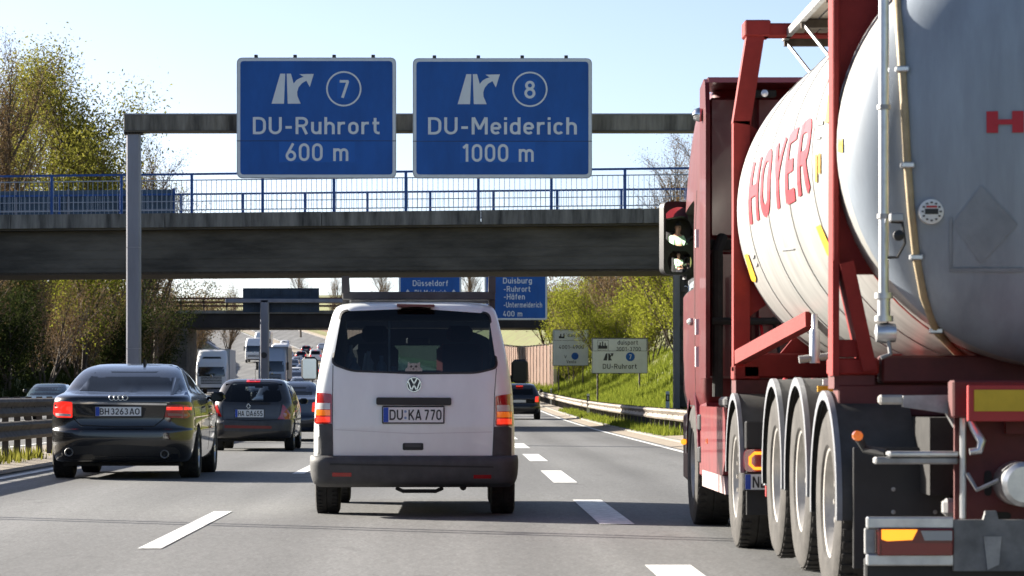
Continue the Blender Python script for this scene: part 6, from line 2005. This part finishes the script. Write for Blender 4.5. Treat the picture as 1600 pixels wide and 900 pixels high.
def make_tractor():
    YR = 25.0
    t = thing("tractor_unit", "dark red lorry cab and tractor pulling the tank in the right lane", "lorry", (XC, YR, 0))
    org = t.location[:]
    K = lambda: MB(org)
    keys = [(1.0, .06, 2.25, 1.20, .06, .35), (1.15, .02, 2.35, 1.23, .06, .4), (1.7, .0, 2.36, 1.235, .06, .4), (2.2, .0, 2.30, 1.235, .06, .4), (2.8, .0, 2.08, 1.22, .06, .4), (3.2, .0, 1.78, 1.20, .08, .4), (3.55, .0, 1.45, 1.16, .1, .4), (3.68, .04, 1.25, 1.10, .14, .35), (3.72, .15, 1.05, .98, .2, .3)]
    vs, fs = zstack(keys, .035, 4, .02)
    cab = MB().add(vs, fs).build("cab", TRUCKRED, t, smooth=40)
    bvh = bvh_of(cab)
    INT = mat("cab_interior", (.06, .055, .05), .85)
    sw = round_poly([(.62, 2.02), (2.0, 1.98), (1.86, 2.72), (.72, 2.78)], .06)
    wsn = round_poly([(-1.08, 1.95), (1.08, 1.95), (1.0, 2.85), (-1.0, 2.85)], .1)
    cuts = [MB().box(-1.12, 1.12, .08, 2.1, 1.45, 3.0), MB().prism(wsn, 'y', 1.6, 3.0)]
    for sd in (-1, 1): cuts.append(MB().prism(sw, 'x', sd * .9, sd * 1.5))
    carve(cab, cuts, [TRUCKRED, INT], 35)
    for sd, nm in ((-1, 'L'), (1, 'S')):
        patch(MB(), bvh, sw if sd > 0 else round_poly([(.64, 2.03), (1.98, 1.99), (1.975, 2.09), (.645, 2.12)], .02), nm, -.03, .2, .004).build("door_window", GLASS_C, t, smooth=40)
        mb = MB(); seam(mb, bvh, [(.55, 2.85), (.55, 1.05)], .012, nm); seam(mb, bvh, [(2.08, 1.9), (2.1, 1.1)], .012, nm); seam(mb, bvh, [(.55, 1.02), (2.1, 1.02)], .012, nm); mb.build("door_gap", UNDER, t)
    patch(MB(), bvh, wsn, 'F', -.03, .25, .004).build("windscreen", GLASS_C, t)
    x_ = -1.245
    h_ = MB().box(x_ - .02, x_ + .03, .7, .95, 1.72, 1.77, .015).build("door_handle", ALU, t)
    for z, zz in ((1.35, 1.52), (2.35, 2.5), (1.62, 1.75)):
        MB().box(-1.246, -1.22, .18, .26, z, zz).build("door_sticker", PLATEW, t)
    # side fairings behind the cab, lit on their outer faces
    for sd in (-1, 1):
        x0, x1 = (XLF - .005, XLF + .03) if sd < 0 else (2 * XC - XLF - .03, 2 * XC - XLF + .005)
        K().prism([(24.42, 1.25), (25.03, 1.25), (25.03, 3.66), (24.62, 3.70), (24.50, 3.66), (24.42, 3.4)], 'x', x0, x1).build("side_fairing", TRUCKRED, t)
    K().prism([(24.5, 3.66), (24.62, 3.715), (25.3, 3.72), (25.3, 3.66)], 'x', XLF + .03, 2 * XC - XLF - .03).build("roof_fairing", TRUCKRED, t)
    # back wall details
    DK = mat("cab_back_dark", (.10, .012, .016), .4, coat=.4, var=.2, vscale=3)
    for a, b in ((2.10, 2.45), (2.49, 2.84), (2.88, 3.23), (3.27, 3.62), (3.66, 4.01), (4.05, 4.40)):
        K().box(a, b, 24.93, 24.99, 2.42, 3.58, .02).build("back_panel", DK, t)
        K().box(a, b, 24.94, 24.99, 1.25, 2.30, .02).build("back_panel", DK, t)
    K().box(2.06, 4.44, 24.9, 24.985, 2.32, 2.40).build("back_gap", UNDER, t)
    K().box(2.3, 2.62, 24.6, 24.68, 3.55, 3.61, .01).build("work_lamp", UNDER, t)
    for k in range(2): K().lathe([(.001, -.02), (.03, -.015), (.03, .02)], (2.40 + k * .12, 24.6, 3.58), 'y', 12).build("lamp_lens", ALU, t)
    K().tube([(2.15, 24.75, 1.1), (2.15, 24.75, 2.3), (2.2, 24.85, 2.42)], .045, 10).build("air_intake", UNDER, t)
    K().tube([(2.27, 24.7, 1.1), (2.27, 24.7, 2.1)], .018, 8).build("hose_rail", UNDER, t)
    K().tube([(2.10, 24.7, 1.72), (2.8, 24.7, 1.72)], .03, 8).build("cross_rail", UNDER, t)
    for k in range(4):
        x = 2.5 + k * .11
        K().tube([(x, 24.8, 1.75), (x + .05, 24.5, 1.3), (x + .1, 24.2, 1.2), (x + .1, 23.7, 1.25)], .014, 6).build("air_line", BLACK if k % 2 else LOGORED, t)
    # beacon and aerial
    K().lathe([(.001, -.06), (.045, -.045), (.06, 0), (.045, .045), (.001, .06)], (XLF - .03, 24.75, 3.42), 'z', 16).build("beacon", CHROME, t, smooth=60)
    K().tube([(sx(1090, 26.2), 26.2, 2.9), (sx(1090, 26.2), 26.2, 3.55)], .008, 6).build("aerial", GREYPL, t)
    K().lathe([(.001, -.03), (.03, 0), (.001, .03)], (sx(1090, 26.2), 26.2, 2.98), 'z', 10).build("aerial_foot", ALU, t, smooth=60)
    # lower front: wheel-arch moulding, steps, bumper
    mo = MB(org).lathe([(.60, 0), (.70, 0), (.70, .28), (.60, .28)], (XLF + .0, 25.95, .54), 'x', 28, 5, 175).build("wheel_arch", mat("arch_violet", (.20, .03, .05), .35, coat=.7, var=.2, vscale=3), t, smooth=40)
    K().box(XLF + .02, XLF + .35, 25.0, 25.38, .42, 1.05, .03).build("step_box", TRUCKPINK, t)
    for z in (.55, .82):
        K().box(XLF - .004, XLF + .1, 25.08, 25.34, z, z + .13, .01).build("step", BLACK, t)
    K().box(XLF + .03, 2 * XC - XLF - .03, 26.7, 27.38, .30, 1.0, .08).build("front_bumper", TRUCKRED, t)
    K().box(XLF + .08, 2 * XC - XLF - .08, 25.0, 27.1, .8, 1.02).build("cab_floor", UNDER, t)
    K().lathe([(.001, -.02), (.026, -.015), (.026, .02), (.001, .03)], (XLF - .02, 26.6, .70), 'y', 14).build("indicator", AMBERLIT, t, smooth=50)
    # skirt with amber marker
    sk = K().prism([(22.72, .62), (22.72, .93), (22.85, 1.02), (24.95, 1.02), (24.95, .50), (22.95, .50)], 'x', XLF, XLF + .05).build("side_skirt", TRUCKPINK, t)
    K().prism([(22.80, .36), (22.95, .495), (24.95, .495), (24.95, .36)], 'x', XLF + .01, XLF + .055).build("skirt_lower", mat("skirt_grey", (.45, .33, .32), .5, var=.2, vscale=5), t)
    K().box(XLF - .006, XLF + .01, 24.3, 24.42, .72, .76).build("side_marker_lamp", AMBER, sk)
    K().box(XLF + .08, XLF + .6, 22.8, 24.9, .42, .98, .05).build("fuel_tank", ALU_D, t)
    K().box(XLF + .0, XLF + .4, 22.75, 23.3, 1.02, 1.10, .02).build("tank_cover", GREYPL, t)
    K().box(2.8, 3.7, 21.2, 26.5, .70, .95).build("chassis_rails", UNDER, t)
    K().box(2.4, 4.1, 21.4, 22.6, 1.0, 1.08).build("fifth_wheel", UNDER, t)
    # wheels
    for s_ in (-1, 1):
        xf = XLF + .16 if s_ < 0 else 2 * XC - XLF - .16
        wheel(t, xf - org[0], 25.95 - org[1], .52, .32, s_, 'truck', RUBBER_D)
        xo = XLF + .145 if s_ < 0 else 2 * XC - XLF - .145
        wheel(t, xo - org[0], 22.0 - org[1], .515, .285, s_, 'truck', RUBBER_D)
        wheel(t, xo - s_ * .33 - org[0], 22.0 - org[1], .515, .285, s_, 'truck', RUBBER_D)
        fender(K, t, (XLF + .0 if s_ < 0 else xo - .45), 22.0, .54, .57, .60, 0, 178)
    K().tube([(2.3, 22.0, .515), (4.2, 22.0, .515)], .09, 10).build("drive_axle", UNDER, t)
    K().tube([(2.3, 25.95, .52), (4.2, 25.95, .52)], .07, 10).build("front_axle", UNDER, t)
    # tail lamp with ring of light and the number plate, mud flap
    K().box(2.06, 2.62, 21.36, 21.39, .26, .92, .004).build("mud_flap", BLACK, t)
    d = 21.25
    K().box(2.045, 2.62, d + .03, d + .09, .73, .93, .01).build("lamp_carrier", BLACK, t)
    lp = K().prism(round_poly([(sx(1163, d), sz(737, d)), (2.26, sz(737, d)), (2.26, sz(702, d)), (sx(1163, d), sz(702, d))], .04), 'y', d, d + .06).build("tail_lamp", REDL, t)
    mb = K()
    a0, a1, b0, b1 = sx(1172, d), 2.235, sz(732, d), sz(708, d)
    mb.tube([(a1, d - .005, b1), (a0 + .03, d - .005, b1), (a0, d - .005, b1 - .03), (a0, d - .005, b0 + .03), (a0 + .03, d - .005, b0), (a1, d - .005, b0)], .011, 8)
    mb.build("light_ring", AMBERLIT, lp)
    pl = K().box(sx(1162, d), 2.56, d, d + .03, sz(767, d), sz(739, d), .004).build("number_plate", BLACK, t)
    K().box(sx(1164, d), 2.555, d - .004, d + .004, sz(765, d), sz(741, d)).build("plate_face", PLATEW, pl)
    K().box(sx(1164.5, d), sx(1173, d), d - .006, d + .001, sz(764.5, d), sz(741.5, d)).build("country_band", PLATEB, pl)
    letters(org, pl, SIGNK, "NE", .078, lambda u, v, l: (sx(1176, d) + u, d - .008 - l, sz(762, d) + v), .095, .16, .16, 'l')
    # mirror on its arm, turned so that it shows the driver
    M = Vector((sx(1062, 26.85), 26.85, sz(362, 26.85)))
    drv = Vector((2.72, 26.05, 2.50))
    n = ((CAMP - M).normalized() + (drv - M).normalized()).normalized()
    rz = math.atan2(n.x, -n.y)
    def rot(v): return Matrix.Rotation(rz, 3, 'Z') @ Vector(v)
    def turned(poly, y0, y1):
        mb = MB().prism(poly, 'y', y0, y1)
        o = K(); o.add([rot(v) + M for v in mb.v], mb.f); return o
    hw = .155
    mr = turned(round_poly([(-hw, -.385), (hw, -.385), (hw, .27), (-hw, .27)], .06), 0, .10).build("wing_mirror", BLACK, t, smooth=40)
    MIR = mat("mirror_silver", (.92, .93, .93), .02, 1.0)
    def convex(z0, z1, rc):
        # curved glass: a spherical sheet that shrinks what it shows
        N = 14
        zc = (z0 + z1) / 2; x0 = -hw + .022; x1 = hw - .022
        def yq(x, z): return -.012 + (x * x + (z - zc) ** 2) / (2 * rc)
        vs = [(x0 + (x1 - x0) * i / N, z0 + (z1 - z0) * j / N) for j in range(N + 1) for i in range(N + 1)]
        o = K()
        o.add([rot((x, yq(x, z), z)) + M for x, z in vs], [(j * (N + 1) + i, j * (N + 1) + i + 1, (j + 1) * (N + 1) + i + 1, (j + 1) * (N + 1) + i) for j in range(N) for i in range(N)])
        return o.build("mirror_glass", MIR, mr, smooth=80)
    convex(-.155, .248, 1.25); convex(-.36, -.175, .55)
    for z in (.26, -.40):
        K().bar(M + Vector((.05, .05, z)), Vector((2.2, 26.98, M.z + z + (.06 if z > 0 else -.02))), .07, .05).build("mirror_arm", BLACK, mr)
    return M, drv
MIRROR, DRV = make_tractor()

# ------------------------------------------------------------------ the driver
def skin_figure(name, verts, edges, radii, m, parent=None, sub=2):
    me = bpy.data.meshes.new(name)
    me.from_pydata(verts, edges, [])
    o = bpy.data.objects.new(name, me)
    COL.objects.link(o)
    sk = o.modifiers.new("s", 'SKIN'); sk.use_smooth_shade = True
    for i, r in enumerate(radii):
        r = r if isinstance(r, tuple) else (r, r)
        me.skin_vertices[0].data[i].radius = r
        me.skin_vertices[0].data[i].use_root = (i == 0)
    s2 = o.modifiers.new("d", 'SUBSURF'); s2.levels = sub; s2.render_levels = sub
    dg = bpy.context.evaluated_depsgraph_get(); dg.update()
    nm = bpy.data.meshes.new_from_object(o.evaluated_get(dg))
    o.modifiers.clear(); o.data = nm
    for p in nm.polygons: p.use_smooth = True
    nm.materials.clear(); nm.materials.append(m)
    if parent: o.parent = parent
    return o
def make_driver():
    ox, oy, oz = DRV.x, DRV.y - .12, 1.98           # hip point on the seat
    W = lambda v: (v[0] + ox, v[1] + oy, v[2] + oz)
    base = [(0, 0, 0), (0, -.02, .22), (0, -.02, .44), (0, 0, .52), (0, .02, .60), (0, .03, .70), (0, .035, .78),
            (-.18, 0, .42), (-.24, .14, .22), (-.20, .36, .26), (-.19, .43, .28), (.18, 0, .42), (.24, .14, .22), (.20, .36, .26), (.19, .43, .28),
            (-.10, .42, .0), (-.11, .50, -.42), (-.11, .62, -.46), (.10, .42, .0), (.11, .50, -.42), (.11, .62, -.46)]
    ed = [(0, 1), (1, 2), (2, 3), (3, 4), (4, 5), (5, 6), (2, 7), (7, 8), (8, 9), (9, 10), (2, 11), (11, 12), (12, 13), (13, 14), (0, 15), (15, 16), (16, 17), (0, 18), (18, 19), (19, 20)]
    ra = [(.16, .12), (.15, .11), (.15, .10), .055, .075, .09, .06, .07, .05, .038, .035, .07, .05, .038, .035, .085, .055, .045, .085, .055, .045]
    body = skin_figure("person", [W(v) for v in base], ed, ra, SKIN)
    tag(body, "lorry driver in a pale green jacket, seen in the cab's wing mirror", "person")
    jk = [0, 1, 2, 7, 8, 9, 11, 12, 13]
    mp = {k: i for i, k in enumerate(jk)}
    je = [(mp[a], mp[b]) for a, b in ed if a in mp and b in mp]
    jr = [((ra[k][0] + .02, ra[k][1] + .02) if isinstance(ra[k], tuple) else ra[k] + .018) for k in jk]
    skin_figure("jacket", [W(base[k]) for k in jk], je, jr, JACKET, body)
    tr_ = [0, 15, 16, 18, 19]
    mp = {k: i for i, k in enumerate(tr_)}
    skin_figure("trousers", [W(base[k]) for k in tr_], [(mp[a], mp[b]) for a, b in ed if a in mp and b in mp], [(.17, .13), .095, .065, .095, .065], CAPM, body)
    c = W((0, .03, .72))
    MB().lathe([(.001, .115), (.06, .10), (.092, .05), (.098, .0), (.094, -.01)], c, 'z', 18).build("cap", CAPM, body, smooth=60)
    MB().hull([(c[0] - .07, c[1] + .06, c[2] + .01), (c[0] + .07, c[1] + .06, c[2] + .01), (c[0] - .05, c[1] + .17, c[2] - .005), (c[0] + .05, c[1] + .17, c[2] - .005), (c[0] - .05, c[1] + .17, c[2] + .005), (c[0] + .07, c[1] + .06, c[2] + .025), (c[0] - .07, c[1] + .06, c[2] + .025)]).build("cap_peak", CAPM, body)
    for s_ in (-1, 1):     # eyes and ears
        MB().lathe([(.001, -.006), (.011, 0), (.001, .006)], (c[0] + s_ * .033, c[1] + .088, c[2] - .05), 'y', 10).build("eye", SIGNK, body)
        MB().lathe([(.001, -.008), (.026, 0), (.001, .008)], (c[0] + s_ * .092, c[1] - .005, c[2] - .055), 'x', 10).build("ear", SKIN, body)
        # fingers closed on the wheel rim
        for k in range(4):
            h = Vector(W((s_ * .19, .43, .28)))
            MB().tube([h + Vector((s_ * (.03 - .02 * k), .02, .01 * k)), h + Vector((s_ * (.03 - .02 * k), .06, .015)), h + Vector((s_ * (.03 - .02 * k), .07, -.02))], [.010, .009, .008], 6).build("finger", SKIN, body)
        h = Vector(W((s_ * .17, .43, .28)))
        MB().tube([h, h + Vector((-s_ * .03, .03, .02)), h + Vector((-s_ * .04, .06, .0))], [.012, .010, .009], 6).build("thumb", SKIN, body)
    MB().hull([(c[0] - .014, c[1] + .085, c[2] - .09), (c[0] + .014, c[1] + .085, c[2] - .09), (c[0], c[1] + .115, c[2] - .088), (c[0], c[1] + .09, c[2] - .045)]).build("nose", SKIN, body)
    MB().box(c[0] - .022, c[0] + .022, c[1] + .082, c[1] + .09, c[2] - .117, c[2] - .110).build("mouth", LOGORED, body)
    trac = [q for q in bpy.data.objects if q.name.startswith("tractor_unit")][0]
    org = trac.location[:]
    sw_ = MB(org).torus((ox, oy + .50, oz + .27), .22, .016, 'y', 28, 8).build("steering_wheel", BLACK, trac, smooth=60)
    MB(org).tube([(ox, oy + .5, oz + .27), (ox, oy + .8, oz + .0)], .03, 8).build("steering_column", BLACK, sw_)
    st = MB(org).box(ox - .26, ox + .26, oy - .28, oy + .30, oz - .25, oz - .115, .05).build("driver_seat", SEAT, trac)
    MB(org).box(ox - .25, ox + .25, oy - .32, oy - .17, oz - .2, oz + .58, .05).build("seat_back", SEAT, st)
make_driver()
